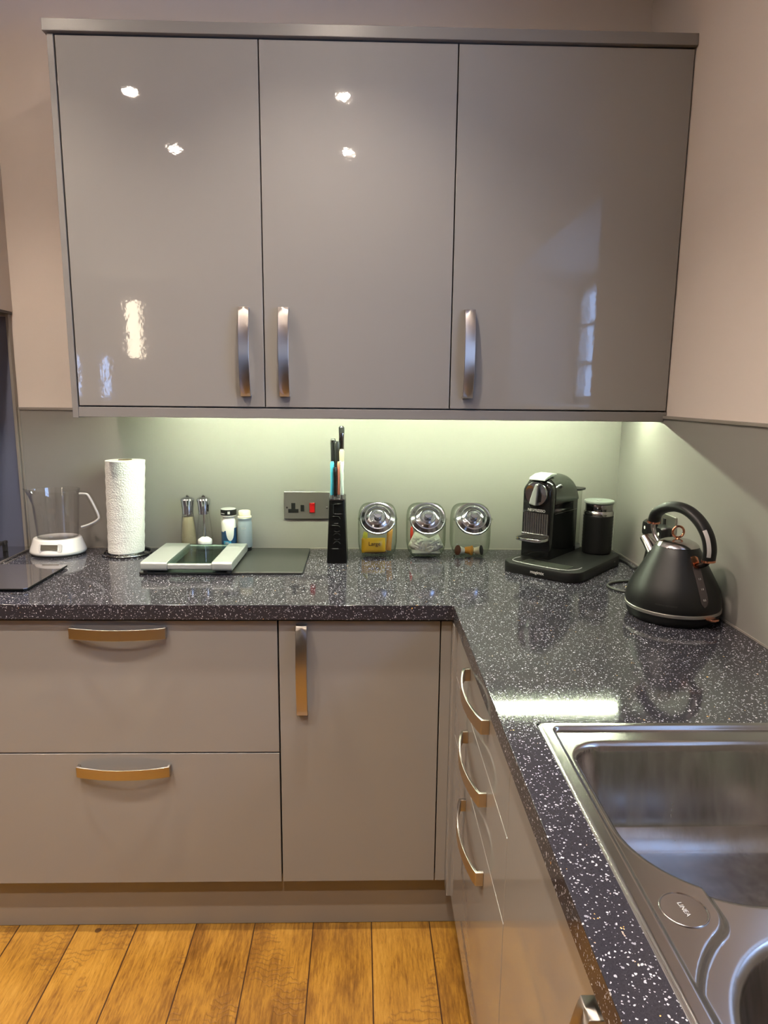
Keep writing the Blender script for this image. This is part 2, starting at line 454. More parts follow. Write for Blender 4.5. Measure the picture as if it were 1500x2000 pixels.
# right wall with a splayed window opening
WY0, WY1, WZ0, WZ1 = -2.42, -0.965, 1.362, 2.10
GY0, GY1, GZ1 = -2.15, -1.10, 1.985
bm = NB()
box(bm, 0, 0.35, WY1, 0.0, -0.05, CEIL); box(bm, 0, 0.35, RY0, WY0, -0.05, CEIL)
box(bm, 0, 0.35, WY0, WY1, -0.05, WZ0); box(bm, 0, 0.35, WY0, WY1, WZ1, CEIL)
struct('wall_right', bm, 'wall_paint')
bm = NB()
prism(bm, [(0.002, WY1), (0.35, WY1), (0.35, GY1)], WZ0, WZ1, 'z')
prism(bm, [(0.002, WY0), (0.35, GY0), (0.35, WY0)], WZ0, WZ1, 'z')
prism(bm, [(0.002, WZ1), (0.35, GZ1), (0.35, WZ1)], WY0, WY1, 'y')
struct('trim_1', bm, 'reveal_paint')
win = struct('window_1', (lambda b: (box(b, 0.30, 0.345, GY0, GY1, WZ0, WZ0+0.05), box(b, 0.30, 0.345, GY0, GY1, GZ1-0.05, GZ1),
      box(b, 0.30, 0.345, GY0, GY0+0.05, WZ0, GZ1), box(b, 0.30, 0.345, GY1-0.05, GY1, WZ0, GZ1),
      box(b, 0.31, 0.34, GY0, GY1, 1.56, 1.58), box(b, 0.31, 0.34, GY0, GY1, 1.76, 1.78), box(b, 0.31, 0.34, -1.635, -1.615, WZ0, GZ1), b)[-1])(NB()), 'sky_frame')
obj('window_pane', B(0.322, 0.326, GY0+0.02, GY1-0.02, WZ0+0.02, GZ1-0.02), 'pane_glass', win)
struct('trim_2', B(-0.02, 0.35, WY0-0.03, WY1+0.03, WZ0-0.02, WZ0+0.004), 'reveal_paint', bevel=0.003)
# front wall (behind the camera) with two narrow glazed openings
bm = NB()
xs = [RX0, -4.07, -3.96, -3.74, -3.63, 0.0]
for i in range(5):
    if i in (1, 3):
        box(bm, xs[i], xs[i+1], RY0-0.12, RY0, -0.05, 1.33); box(bm, xs[i], xs[i+1], RY0-0.12, RY0, 1.80, CEIL)
    else: box(bm, xs[i], xs[i+1], RY0-0.12, RY0, -0.05, CEIL)
struct('wall_front', bm, 'far_wall_dimmed')
wn2 = struct('window_2', (lambda b: ([box(b, a, c, RY0-0.08, RY0-0.05, z0, z1) for a, c, z0, z1 in
      ((-4.07, -3.96, 1.33, 1.345), (-4.07, -3.96, 1.785, 1.80), (-3.74, -3.63, 1.33, 1.345), (-3.74, -3.63, 1.785, 1.80))], b)[-1])(NB()), 'sky_frame')
obj('window_pane', (lambda b: (box(b, -4.07, -3.96, RY0-0.07, RY0-0.066, 1.34, 1.79), box(b, -3.74, -3.63, RY0-0.07, RY0-0.066, 1.34, 1.79), b)[-1])(NB()), 'pane_glass', wn2)
# hood boxing left of the cupboards
struct('wall_hood_boxing', B(-2.75, -1.898, -0.42, 0.0, 1.643, CEIL), 'wall_paint')
struct('hood_shadow_strip', B(-2.75, -1.900, -0.415, 0.0, 1.636, 1.643), 'carcass_gap_shade')  # dark strip added as the shadow line under the boxing

# ceiling downlights
first = None
for i, lx in enumerate(LIGHT_X):
    for j, ly in enumerate(LIGHT_Y):
        lab = 'recessed round ceiling downlight, %s row from the cupboards, %s column' % (('first', 'second', 'third', 'fourth', 'fifth')[j], ('middle', 'right', 'left')[i])
        t = thing('ceiling_downlight', lab, 'ceiling light', (lx, ly, CEIL), group='ceiling downlights')
        if first is None:
            obj('bezel', lathe(NB(), [(0.028, -0.006), (0.044, -0.006), (0.046, 0.0), (0.028, 0.0)], (lx, ly, CEIL), 32, False), 'sky_frame', t, smooth=40)
            obj('lamp_lens', lathe(NB(), [(0.001, -0.001), (0.027, -0.001), (0.027, -0.008), (0.001, -0.008)], (lx, ly, CEIL), 24), 'downlight_glow', t)
            first = t
        else:
            for ch in list(first.children):
                c = ch.copy(); COL.objects.link(c); c.parent = t
wl = thing('wall_lamp', 'tall warm glowing wall lamp on the wall behind the viewer', 'wall lamp', (-3.33, RY0, 2.06))
obj('backplate', B(-3.42, -3.24, RY0, RY0+0.01, 1.77, 2.36), 'steel_shiny', wl, bevel=0.003)
obj('lamp_shade', prism(NB(), rrect(-3.33, RY0+0.055, 0.065, 0.045, 0.04), 1.78, 2.35), 'lamp_glow', wl, smooth=40)

# ------------------------------------------------------------------ splashbacks
t = thing('splashback', 'matt grey splashback panel on the back wall under the wall cupboards', 'splashback', (-0.95, 0, WT))
obj('panel', B(-1.897, -0.0075, -0.007, -0.0002, WT, 1.349), 'splash_laminate', t)
obj('top_trim', B(-1.897, -0.0002, -0.010, -0.0002, 1.349, 1.357), 'trim_grey', t, bevel=0.001)
obj('side_trim', B(-1.903, -1.897, -0.010, -0.0002, WT, 1.357), 'trim_grey', t, bevel=0.001)
obj('bottom_seal', B(-1.897, -0.0075, -0.0095, -0.007, WT, WT+0.004), 'trim_grey', t)
t = thing('splashback', 'matt grey splashback panel on the right-hand wall behind the kettle', 'splashback', (0, -1.2, WT))
obj('panel', B(-0.0072, -0.0002, -2.60, -0.0002, WT, 1.349), 'splash_laminate', t)
obj('top_trim', B(-0.011, -0.0002, -2.60, -0.0002, 1.349, 1.357), 'trim_grey', t, bevel=0.001)
obj('bottom_seal', B(-0.0095, -0.0072, -2.60, -0.0075, WT, WT+0.004), 'trim_grey', t)
t = thing('glass_splashback', 'blue-grey glass splashback with metal edge behind the hob, left edge of the photo', 'splashback', (-2.3, 0, WT))
obj('glass_sheet', B(-2.70, -1.9125, -0.014, -0.0002, WT, 1.628), 'hob_glass', t)
obj('metal_edge', (lambda b: (box(b, -1.9125, -1.9035, -0.018, -0.0002, WT, 1.636), box(b, -2.70, -1.9125, -0.018, -0.0002, 1.628, 1.636), b)[-1])(NB()), 'trim_grey', t, bevel=0.001)

# ------------------------------------------------------------------ cupboard handle
def handle(parent, center, along, width, out, L=0.230, W=0.027, name='handle'):
    n = 20; hl = L/2; outer = [(-hl, 0.0)]; inner = [(-hl+0.006, 0.0)]
    for k in range(n+1):
        s = -hl + L*k/n; o = 0.015 + 0.017*math.cos(pi/2*s/hl)**0.8 if abs(s) < hl else 0.015
        outer.append((s, o))
    for k in range(n+1):
        hi = hl-0.006; s = -hi + 2*hi*k/n; o = 0.0115 + 0.0165*(math.cos(pi/2*s/hi)**0.8 if abs(s) < hi else 0)
        inner.append((s, o))
    outer.append((hl, 0.0)); inner.append((hl-0.006, 0.0))
    bm = NB()
    def v(s, o, w_): return bm.verts.new(Vector(center) + Vector(along)*s + Vector(out)*o + Vector(width)*w_)
    rows = [[v(a[0], a[1], w_) for a in outer] + [] for w_ in (-W/2, W/2)]
    rin = [[v(a[0], a[1], w_) for a in inner] for w_ in (-W/2, W/2)]
    for i in range(len(outer)-1):
        bm.faces.new((rows[0][i], rows[0][i+1], rows[1][i+1], rows[1][i]))
        bm.faces.new((rin[0][i], rin[0][i+1], rin[1][i+1], rin[1][i]))
        for q in (0, 1): bm.faces.new((rows[q][i], rows[q][i+1], rin[q][i+1], rin[q][i]))
    for e in (0, -1): bm.faces.new((rows[0][e], rows[1][e], rin[1][e], rin[0][e]))
    bmesh.ops.remove_doubles(bm, verts=bm.verts, dist=1e-6)
    o = obj(name, bm, 'satin_nickel', parent, bevel=0.0009, smooth=35)
    return o

# ------------------------------------------------------------------ wall cupboards
DF = -0.310   # front face of the doors
def wdoor(root, x0, x1, z0, z1, hx):
    d = obj('door', B(x0, x1, DF, DF+0.018, z0, z1), 'gloss_grey', root, bevel=0.0012)
    handle(d, (hx, DF, 1.5135), (0, 0, 1), (1, 0, 0), (0, -1, 0))
    return d
t = thing('wall_cupboard', 'tall grey gloss double-door wall cupboard on the left, two handles side by side', 'cupboard', (-1.09, 0, 1.37))
obj('body', B(-1.587, -0.597, DF+0.0195, -0.001, 1.3735, 2.263), 'carcass_gap_shade', t)
wdoor(t, -1.5855, -1.0925, 1.3705, 2.264, -1.1405)
wdoor(t, -1.0895, -0.5970, 1.3705, 2.264, -1.0375)
obj('end_panel', B(-1.6045, -1.589, DF-0.001, -0.001, 1.3375, 2.266), 'panel_edge', t, bevel=0.001)
t = thing('wall_cupboard', 'tall grey gloss single-door wall cupboard in the corner against the right-hand wall', 'cupboard', (-0.3, 0, 1.37))
obj('body', B(-0.5945, -0.0005, DF+0.0195, -0.001, 1.3735, 2.263), 'carcass_gap_shade', t)
wdoor(t, -0.5940, -0.0040, 1.3705, 2.264, -0.5485)
single('cornice', B(-1.612, -0.0008, DF-0.010, -0.001, 2.2685, 2.296), 'panel_edge', 'grey square cornice strip running along the top of the wall cupboards', 'cornice', bevel=0.0015, origin=(-0.8, -0.3, 2.2685))
single('light_pelmet', (lambda b: (box(b, -1.5885, -0.0085, DF-0.0005, DF+0.0175, 1.3405, 1.3666), box(b, -0.0088, -0.0008, DF-0.0005, DF+0.0175, 1.3575, 1.3666), b)[-1])(NB()), 'panel_edge', 'grey light pelmet strip running below the wall cupboard doors', 'pelmet', bevel=0.001, origin=(-0.8, -0.3, 1.3405))
single('cupboard_underside', B(-1.5885, -0.0008, DF+0.0195, -0.0115, 1.3685, 1.3733), 'carcass_under', 'pale board closing the underside of the wall cupboards above the LED strip', 'board', origin=(-0.8, -0.15, 1.3685))
single('light_baffle', B(-1.5885, -0.0008, DF+0.0180, DF+0.030, 1.3580, 1.3684), 'carcass_gap_shade', 'thin dark added light-blocking batten seen as the dark line between cupboard doors and pelmet', 'baffle', origin=(-0.8, -0.28, 1.358))  # added to stop LED light leaking and keep the door gap dark
t = thing('led_strip', 'bright LED light strip under the wall cupboards behind the pelmet', 'light strip', (-0.752, -0.212, 1.3640))
bm = NB(); box(bm, -1.465, -0.035, -0.219, -0.205, 1.3655, 1.3684)
obj('tape', bm, 'black_rubber', t)
bm = prism(NB(), [(-0.2145, 1.3654), (-0.2140, 1.3635), (-0.2120, 1.3628), (-0.2100, 1.3635), (-0.2095, 1.3654)], -1.462, -0.040, 'x')
obj('diodes', bm, 'led_glow', t)

# ------------------------------------------------------------------ base units, back run
BF = -0.582; UZ = WT-0.0373; KZ = 0.156
t = thing('drawer_cabinet', 'wide beige-grey pan drawer cabinet with two deep drawers left of the single door', 'cabinet', (-1.431, -0.3, KZ))
obj('body', B(-1.829, -1.033, BF+0.019, -0.02, KZ, UZ-0.004), 'carcass_gap_shade', t)
for z0, z1, hz, hx in ((0.5212, UZ-0.008, 0.8375, -1.413), (KZ, 0.5178, 0.4765, -1.419)):
    d = obj('drawer_front', B(-1.829, -1.0328, BF, BF+0.018, z0, z1), 'gloss_grey', t, bevel=0.0012)
    handle(d, (hx, BF, hz), (1, 0, 0), (0, 0, 1), (0, -1, 0))
t = thing('base_cabinet', 'narrow base cabinet with one door and vertical bow handle in the back run', 'cabinet', (-0.83, -0.3, KZ))
obj('body', B(-1.0285, -0.637, BF+0.019, -0.02, KZ, UZ-0.004), 'carcass_gap_shade', t)
d = obj('door', B(-1.0292, -0.6362, BF, BF+0.018, KZ, UZ-0.008), 'gloss_grey', t, bevel=0.0012)
handle(d, (-0.973, BF, 0.7415), (0, 0, 1), (1, 0, 0), (0, -1, 0))
t = thing('base_cabinet', 'end of the base cabinet left of the wide drawers at the frame edge', 'cabinet', (-2.1, -0.3, KZ))
obj('body', B(-2.43, -1.833, BF+0.019, -0.02, KZ, UZ-0.004), 'carcass_gap_shade', t)
obj('door', B(-2.43, -1.8325, BF, BF+0.018, KZ, UZ-0.008), 'gloss_grey', t, bevel=0.0012)
RF = -0.599    # face of the right-hand run
t = thing('corner_post', 'slim beige-grey corner filler post where the two cabinet runs meet', 'corner post', (-0.61, -0.6, KZ))
obj('filler_panel', B(-0.6335, -0.6075, BF, BF+0.018, KZ, UZ-0.008), 'gloss_grey', t, bevel=0.001)
obj('return_panel', B(-0.6075, -0.589, -0.618, BF+0.018, 0.139, UZ-0.008), 'gloss_grey', t, bevel=0.0015)
t = thing('plinth', 'grey plinth board along the floor under the back cabinets', 'plinth', (-1.3, -0.545, 0))
obj('board', B(-2.43, -0.555, -0.545, -0.529, 0.001, 0.150), 'plinth_grey', t, bevel=0.001)
t = thing('plinth', 'grey plinth board along the floor under the right-hand cabinets', 'plinth', (-0.545, -1.5, 0))
obj('board', B(-0.552, -0.536, -2.9, -0.546, 0.001, 0.150), 'plinth_grey', t, bevel=0.001)
# right-hand run
def rfront(name, root, y0, y1, z0, z1): return obj(name, B(RF, RF+0.018, y0, y1, z0, z1), 'gloss_grey', root, bevel=0.0012)
t = thing('drawer_cabinet', 'drawer cabinet with three bow handles one above another in the right-hand run', 'cabinet', (-0.3, -0.92, KZ))
obj('body', B(RF+0.019, -0.02, -1.220, -0.622, KZ, UZ-0.004), 'carcass_gap_shade', t)
for z0, z1, hz in ((0.7425, UZ-0.008, 0.833), (0.5925, 0.7395, 0.6925), (KZ, 0.5895, 0.5335)):
    d = rfront('drawer_front', t, -1.2205, -0.6215, z0, z1)
    handle(d, (RF, -0.937, hz), (0, 1, 0), (0, 0, 1), (-1, 0, 0))
t = thing('sink_cabinet', 'glossy cabinet under the sink with a vertical handle at the bottom edge of the photo', 'cabinet', (-0.3, -1.45, KZ))
obj('body', B(RF+0.019, -0.02, -1.676, -1.224, KZ, 0.72), 'carcass_gap_shade', t)
d = rfront('door', t, -1.6765, -1.2235, KZ, UZ-0.008)
handle(d, (RF, -1.6205, 0.742), (0, 0, 1), (0, 1, 0), (-1, 0, 0))
t = thing('base_cabinet', 'last base cabinet of the right-hand run beyond the sink door', 'cabinet', (-0.3, -2.2, KZ))
obj('body', B(RF+0.019, -0.02, -2.88, -1.680, KZ, 0.72), 'carcass_gap_shade', t)
rfront('door', t, -2.88, -1.6795, KZ, UZ-0.008)

# ------------------------------------------------------------------ worktop (L shape, hole for the sink)
XF = -0.6076; SX0, SX1, SY0, SY1 = -0.553, -0.055, -2.10, -1.187
bm = NB()
xs = [-2.43, XF, SX0+0.012, SX1-0.012, -0.0001]; ys = [-2.90, SY0+0.012, SY1-0.012, -0.60, -0.0001]
grid = {}
def gv(i, j, z):
    k = (i, j, z)
    if k not in grid: grid[k] = bm.verts.new((xs[i], ys[j], z))
    return grid[k]
cells = [(i, j) for i in range(4) for j in range(4) if (j == 3 or i >= 1) and not (i == 2 and j == 1)]
for (i, j) in cells:
    bm.faces.new((gv(i, j, WT), gv(i+1, j, WT), gv(i+1, j+1, WT), gv(i, j+1, WT)))
    bm.faces.new((gv(i, j, UZ), gv(i, j+1, UZ), gv(i+1, j+1, UZ), gv(i+1, j, UZ)))
    for (a, b, nb) in (((i, j), (i+1, j), (i, j-1)), ((i+1, j), (i+1, j+1), (i+1, j)), ((i+1, j+1), (i, j+1), (i, j+1)), ((i, j+1), (i, j), (i-1, j))):
        if nb not in cells:
            bm.faces.new((gv(*a, UZ), gv(*b, UZ), gv(*b, WT), gv(*a, WT)))
single('worktop', bm, 'speckled_laminate', 'black white-speckled L-shaped worktop over the base cabinets', 'worktop', bevel=0.0016, origin=(-0.6, -0.6, UZ))

# ------------------------------------------------------------------ sink
def sd_rr(x, y, x0, x1, y0, y1, rs):
    """signed distance to a rounded rectangle; rs = radii (back-left, back-right, front-left, front-right)"""
    cx, cy = (x0+x1)/2, (y0+y1)/2; left = x < cx; back = y > cy
    r = rs[0 if (left and back) else 1 if back else 2 if left else 3]
    qx = abs(x-cx) - (x1-x0)/2 + r; qy = abs(y-cy) - (y1-y0)/2 + r
    return math.hypot(max(qx, 0), max(qy, 0)) + min(max(qx, qy), 0) - r
def sstep(a, b, x):
    t_ = min(max((x-a)/(b-a), 0), 1); return t_*t_*(3-2*t_)
def bowl_main(x, y): return sd_rr(x, y, -0.5285, -0.095, -1.5555, -1.236, (0.055, 0.05, 0.125, 0.06))
def bowl_small(x, y): return sd_rr(x, y, -0.5215, -0.20, -1.96, -1.580, (0.145, 0.13, 0.145, 0.13))
def bowl_depth(d, depth, rt, rb):
    """d<0 inside. Rolled top edge, steep wall, filleted floor."""
    d = -d
    if d <= 0: return 0.0
    wall = 0.018 + rt
    if d < rt: return rt*(1-math.sqrt(max(0, 1-(d/rt)**2)))*0.9
    s = d - rt; dw = 0.020; fl = rb
    zt = rt*0.9
    if s < dw: 
        return zt + (depth-zt-fl*0.62)*(s/dw)
    s2 = (s-dw)/fl
    if s2 < 1: return depth - fl*0.62*(1-math.sin(s2*pi/2))**1.6
    return depth
def sink_h(x, y):
    do = sd_rr(x, y, SX0, SX1, SY0, SY1, (0.014,)*4)
    h = WT + 0.0035*sstep(0, -0.004, do)
    di = sd_rr(x, y, -0.535, -0.075, -2.08, -1.201, (0.012,)*4)
    h -= 0.0050*sstep(0.0, -0.0045, di)
    dm, ds = bowl_main(x, y), bowl_small(x, y)
    # lowered field around the small bowl; its edge makes the S-shaped step
    q1, q2 = ds-0.026, max(y+1.515, -(x+0.468))
    kk = 0.016; hh = max(kk-abs(q1-q2), 0)/kk; low = min(q1, q2) - hh*hh*kk*0.25
    low = max(low, di+0.004)
    h -= 0.0075*sstep(0.0, -0.008, low)
    h -= bowl_depth(dm, 0.143, 0.010, 0.045)
    h -= bowl_depth(ds, 0.13, 0.012, 0.04)
    return h
def axis_pts(a, b, dens):
    pts = [a]; 
    while pts[-1] < b: pts.append(pts[-1] + dens(pts[-1]))
    pts[-1] = b; return pts
gx = axis_pts(SX0, SX1, lambda x: 0.0022 if x < -0.42 else 0.0045)
gy = axis_pts(SY0, SY1, lambda y: 0.0070 if y < -1.80 else 0.0024)
H = [[sink_h(x, y) for y in gy] for x in gx]
parts = {'deck': NB(), 'main': NB(), 'small': NB()}
vmap = {k: {} for k in parts}
def sv(k, i, j):
    d = vmap[k]
    if (i, j) not in d: d[(i, j)] = parts[k].verts.new((gx[i], gy[j], H[i][j]))
    return d[(i, j)]
for i in range(len(gx)-1):
    for j in range(len(gy)-1):
        mx_, my_ = (gx[i]+gx[i+1])/2, (gy[j]+gy[j+1])/2
        k = 'main' if bowl_main(mx_, my_) < -0.002 else 'small' if bowl_small(mx_, my_) < -0.002 else 'deck'
        parts[k].faces.new((sv(k, i, j), sv(k, i+1, j), sv(k, i+1, j+1), sv(k, i, j+1)))
t = thing('kitchen_sink', 'stainless steel inset sink with a large bowl and a smaller bowl in the right-hand worktop', 'sink', (-0.30, -1.64, WT))
def sink_part(name, bm, vm):
    for k, v_ in vm.items(): pass
    o = obj(name, bm, 'bowl_steel' if 'bowl' in name else 'sink_steel', t, recalc=False)
    me = o.data
    for p in me.polygons: p.use_smooth = True
    e = 0.0015; nn = []
    off = ORG[o.name]
    for v_ in me.vertices:
        x, y = v_.co.x+off.x, v_.co.y+off.y
        nn.append(Vector((-(sink_h(x+e, y)-sink_h(x-e, y))/(2*e), -(sink_h(x, y+e)-sink_h(x, y-e))/(2*e), 1)).normalized())
    me.normals_split_custom_set_from_vertices(nn)
    return o
sink_part('sink_deck', parts['deck'], vmap['deck'])
bo = sink_part('main_bowl', parts['main'], vmap['main'])
bs = sink_part('small_bowl', parts['small'], vmap['small'])
dz = sink_h(-0.5, -1.563)
obj('waste_strainer', lathe(NB(), [(0.001, 0.003), (0.012, 0.002), (0.03, 0.001), (0.042, 0.003), (0.045, 0.0)], (-0.24, -1.40, WT-0.1445), 32), 'chrome', bo, smooth=40)
dk = obj('badge_disc', lathe(NB(), [(0.0235, -0.002), (0.0235, 0.0010), (0.0230, 0.0014), (0.0222, 0.0014), (0.0215, 0.0004), (0.0205, 0.0003), (0.001, 0.0003)], (-0.5005, -1.5640, dz-0.0002), 64, True), 'sink_steel', t, smooth=25)
bm = text_bm('LINEA', 0.0070, 0.00025)
obj('lettering', bm, 'label_grey', dk, matx=frame_mat((-0.5005, -1.564, dz+0.0003), (0.12, -1, 0), (1, 0.12, 0)))

# ------------------------------------------------------------------ left end: hob, glass board
t = thing('gas_hob', 'steel gas hob corner with black pan support at the left edge of the worktop', 'hob', (-2.15, -0.27, WT))
obj('tray', prism(NB(), rrect(-2.155, -0.275, 0.275, 0.25, 0.012), WT, WT+0.008), 'steel_shiny', t, bevel=0.002, smooth=40)
bm = NB()
for yy in (-0.10, -0.27, -0.44): box(bm, -2.37, -1.925, yy-0.005, yy+0.005, WT+0.030, WT+0.040)
for xx in (-2.37, -2.15, -1.935): box(bm, xx-0.005, xx+0.005, -0.46, -0.08, WT+0.030, WT+0.040)
for xx in (-2.37, -1.935):
    for yy in (-0.45, -0.09): box(bm, xx-0.006, xx+0.006, yy-0.006, yy+0.006, WT+0.008, WT+0.032)
obj('pan_support', bm, 'cast_iron', t, bevel=0.002)
for bx_, by_ in ((-2.27, -0.17), (-2.04, -0.17), (-2.27, -0.37), (-2.04, -0.37)):
    obj('burner', lathe(NB(), [(0.04, 0.008), (0.04, 0.016), (0.030, 0.018), (0.030, 0.026), (0.001, 0.027)], (bx_, by_, WT), 32), 'cast_iron', t, smooth=40)
t = thing('glass_board', 'dark mirror-like glass board lying flat on the worktop beside the hob', 'board', (-1.76, -0.37, WT))
obj('glass_sheet', prism(NB(), [(-1.868, -0.499), (-1.676, -0.499), (-1.669, -0.492), (-1.671, -0.262), (-1.677, -0.255), (-1.868, -0.255)], WT+0.004, WT+0.0085), 'mirror_glass', t)
obj('dark_edge', prism(NB(), [(-1.8685, -0.4995), (-1.6757, -0.4995), (-1.6685, -0.4921), (-1.6705, -0.2618), (-1.6768, -0.2545), (-1.8685, -0.2545)], WT+0.0038, WT+0.0080), 'black_deep', t)
for px_, py_ in ((-1.855, -0.485), (-1.685, -0.485), (-1.685, -0.27), (-1.855, -0.27)):
    obj('foot', lathe(NB(), [(0.006, 0.0), (0.006, 0.004)], (px_, py_, WT), 16), 'black_rubber', t)

# ------------------------------------------------------------------ kitchen scale with measuring jug
SC = (-1.775, -0.083)
t = thing('kitchen_scale', 'round white digital kitchen scale with grey display left of the paper towel', 'kitchen scale', (SC[0], SC[1], WT))
obj('base', lathe(NB(), [(0.078, 0.0), (0.080, 0.004), (0.080, 0.006)], (*SC, WT), 48, True, sy=0.86), 'black_rubber', t, smooth=50)
hs = obj('housing', lathe(NB(), [(0.080, 0.006), (0.083, 0.010), (0.082, 0.016), (0.071, 0.048), (0.069, 0.0515), (0.064, 0.0530), (0.060, 0.0515), (0.001, 0.0510)], (*SC, WT), 56, True, sy=0.86), 'white_plastic', t, smooth=50)
# display lies on the sloping front
def on_front(zr):  # y of the sloping front at height zr
    r = 0.082 - (zr-0.016)/(0.048-0.016)*0.011
    return SC[1] - r*0.86
sl = Vector((0, on_front(0.042)-on_front(0.020), 0.022)).normalized()
def front_panel(bm, cx, zc, hw, hh, push, thick, r=0.003):
    c0 = Vector((SC[0]+cx, on_front(zc), WT+zc)); nrm = Vector((0, -sl.z, sl.y))
    pts = rrect(0, 0, hw, hh, r, 4); R = []
    for d_ in (0, thick): R.append([c0 + Vector((1, 0, 0))*u + sl*v_ + nrm*(push+d_) - nrm*((cx+u)**2*5.6) for u, v_ in pts])
    return loft(bm, R)
obj('display_surround', front_panel(NB(), 0.004, 0.031, 0.034, 0.0125, -0.002, 0.0045, 0.005), 'display_trim', hs, bevel=0.0005)
obj('display', front_panel(NB(), 0.002, 0.032, 0.0245, 0.0085, 0.0005, 0.0032, 0.001), 'lcd', hs)
t = thing('measuring_jug', 'clear plastic measuring jug with open handle standing on the kitchen scale', 'jug', (SC[0]+0.002, SC[1], WT+0.052))
JC = (SC[0]+0.002, SC[1], WT+0.052)
rings = []
for zr, r in ((0.0, 0.056), (0.002, 0.060), (0.03, 0.062), (0.09, 0.066), (0.140, 0.0695), (0.146, 0.0715), (0.149, 0.0715)):
    ring = []
    for k in range(64):
        a = 2*pi*k/64; rr = r
        dev = abs(((a - pi + pi) % (2*pi)) - pi)
        if zr > 0.10 and dev < 0.42: rr = r + 0.026*(1-dev/0.42)**1.4*((zr-0.10)/0.049)
        ring.append((JC[0]+rr*math.cos(a), JC[1]+rr*0.9*math.sin(a), JC[2]+zr))
    rings.append(ring)
bm = loft(NB(), rings, False); bm.faces.new([bm.verts[i] for i in range(0)]) if False else None
bm.verts.ensure_lookup_table(); bm.faces.new([bm.verts[i] for i in range(64)][::-1])
obj('jug_body', bm, 'clear_plastic', t, smooth=50, solid=0.0022)
hp = smooth_path([(JC[0]+0.066, JC[1], JC[2]+0.135), (JC[0]+0.090, JC[1]-0.004, JC[2]+0.136), (JC[0]+0.105, JC[1]-0.006, JC[2]+0.128), (JC[0]+0.130, JC[1]-0.008, JC[2]+0.072), (JC[0]+0.126, JC[1]-0.008, JC[2]+0.055), (JC[0]+0.098, JC[1]-0.006, JC[2]+0.040), (JC[0]+0.062, JC[1], JC[2]+0.028)], 5)
obj('handle', tube(NB(), hp, 0.0085, 12), 'clear_plastic', t, smooth=60)
obj('handle_core', tube(NB(), hp[2:-2], 0.0035, 8), 'white_plastic', t, smooth=60)

# ------------------------------------------------------------------ paper towel
TC = (-1.560, -0.083)
t = thing('towel_holder', 'round dark wire paper towel stand with a thin upright rod', 'paper towel holder', (*TC, WT))
obj('base_ring', tube(NB(), [(TC[0]-0.003+0.071*math.cos(a), TC[1]+0.071*math.sin(a), WT+0.004) for a in [2*pi*k/48 for k in range(48)]], 0.004, 10, True), 'dark_chrome', t, smooth=60)
obj('inner_ring', tube(NB(), [(TC[0]-0.003+0.050*math.cos(a), TC[1]+0.050*math.sin(a), WT+0.004) for a in [2*pi*k/48 for k in range(48)]], 0.003, 10, True), 'dark_chrome', t, smooth=60)
obj('cross_bar', tube(NB(), [(TC[0]-0.072, TC[1], WT+0.004), (TC[0]+0.066, TC[1], WT+0.004)], 0.0028, 8), 'dark_chrome', t, smooth=60)
obj('side_rod', tube(NB(), [(TC[0]-0.062, TC[1]+0.030, WT+0.004), (TC[0]-0.060, TC[1]+0.030, WT+0.09), (TC[0]-0.056, TC[1]+0.030, WT+0.20)], 0.0022, 8), 'steel_shiny', t, smooth=60)
t = thing('paper_towel_roll', 'tall white embossed paper towel roll standing on its wire stand', 'paper towel roll', (*TC, WT+0.0085))
rings = []
for k in range(25):
    z = 0.283*k/24; lean = 0.012*(k/24)-0.006
    rr = 0.0535 + 0.0045*(k/24) + 0.0007*math.sin(k*2.1)
    rings.append([(TC[0]+lean+rr*math.cos(2*pi*q/60)*(1+0.006*math.sin(3*2*pi*q/60+k*0.2)), TC[1]+rr*0.97*math.sin(2*pi*q/60), WT+0.0085+z) for q in range(60)])
rings.append([(TC[0]+0.006+0.020*math.cos(2*pi*q/60), TC[1]+0.020*math.sin(2*pi*q/60), WT+0.0085+0.284) for q in range(60)])
rings.append([(TC[0]+0.006+0.020*math.cos(2*pi*q/60), TC[1]+0.020*math.sin(2*pi*q/60), WT+0.0085+0.20) for q in range(60)])
rl = obj('paper', loft(NB(), rings), 'paper', t, smooth=45)
obj('core_tube', lathe(NB(), [(0.0200, 0.19), (0.0200, 0.2855), (0.0185, 0.2855), (0.0185, 0.19)], (TC[0]+0.006, TC[1], WT+0.0085), 32, False), 'cardboard', t, smooth=50)

# ------------------------------------------------------------------ dark board and flat scale
single('chopping_board', prism(NB(), [(-1.441, -0.3335), (-0.999, -0.3275), (-0.994, -0.3225), (-0.998, -0.034), (-1.004, -0.0285), (-1.372, -0.0285), (-1.446, -0.328)], WT, WT+0.0075), 'board_dark', 'thin black rectangular board lying flat under the glass-topped scale', 'board', bevel=0.0025, origin=(-1.2, -0.18, WT))
Bz = WT+0.0078
t = thing('glass_scale', 'flat silver kitchen scale with a clear glass plate between two grey bars', 'kitchen scale', (-1.31, -0.215, Bz))
def bar(x0, x1, y0, y1, name, r=0.008, z0=0.006, z1=0.031):
    bm = NB(); pts = rrect((y0+y1)/2, (z0+z1)/2, (y1-y0)/2, (z1-z0)/2, r, 5)
    prism(bm, [(u, Bz+v_) for u, v_ in pts], x0, x1, 'x')
    return obj(name, bm, 'silver_plastic', t, bevel=0.003, smooth=40)
lb = bar(-1.437, -1.363, -0.345, -0.098, 'side_bar')
rb = bar(-1.243, -1.186, -0.345, -0.098, 'side_bar')
obj('glass_plate', B(-1.364, -1.242, -0.335, -0.108, Bz+0.024, Bz+0.030), 'scale_glass', t, bevel=0.001)
obj('cross_rail', B(-1.364, -1.242, -0.345, -0.331, Bz+0.010, Bz+0.026), 'silver_plastic', t, bevel=0.004)
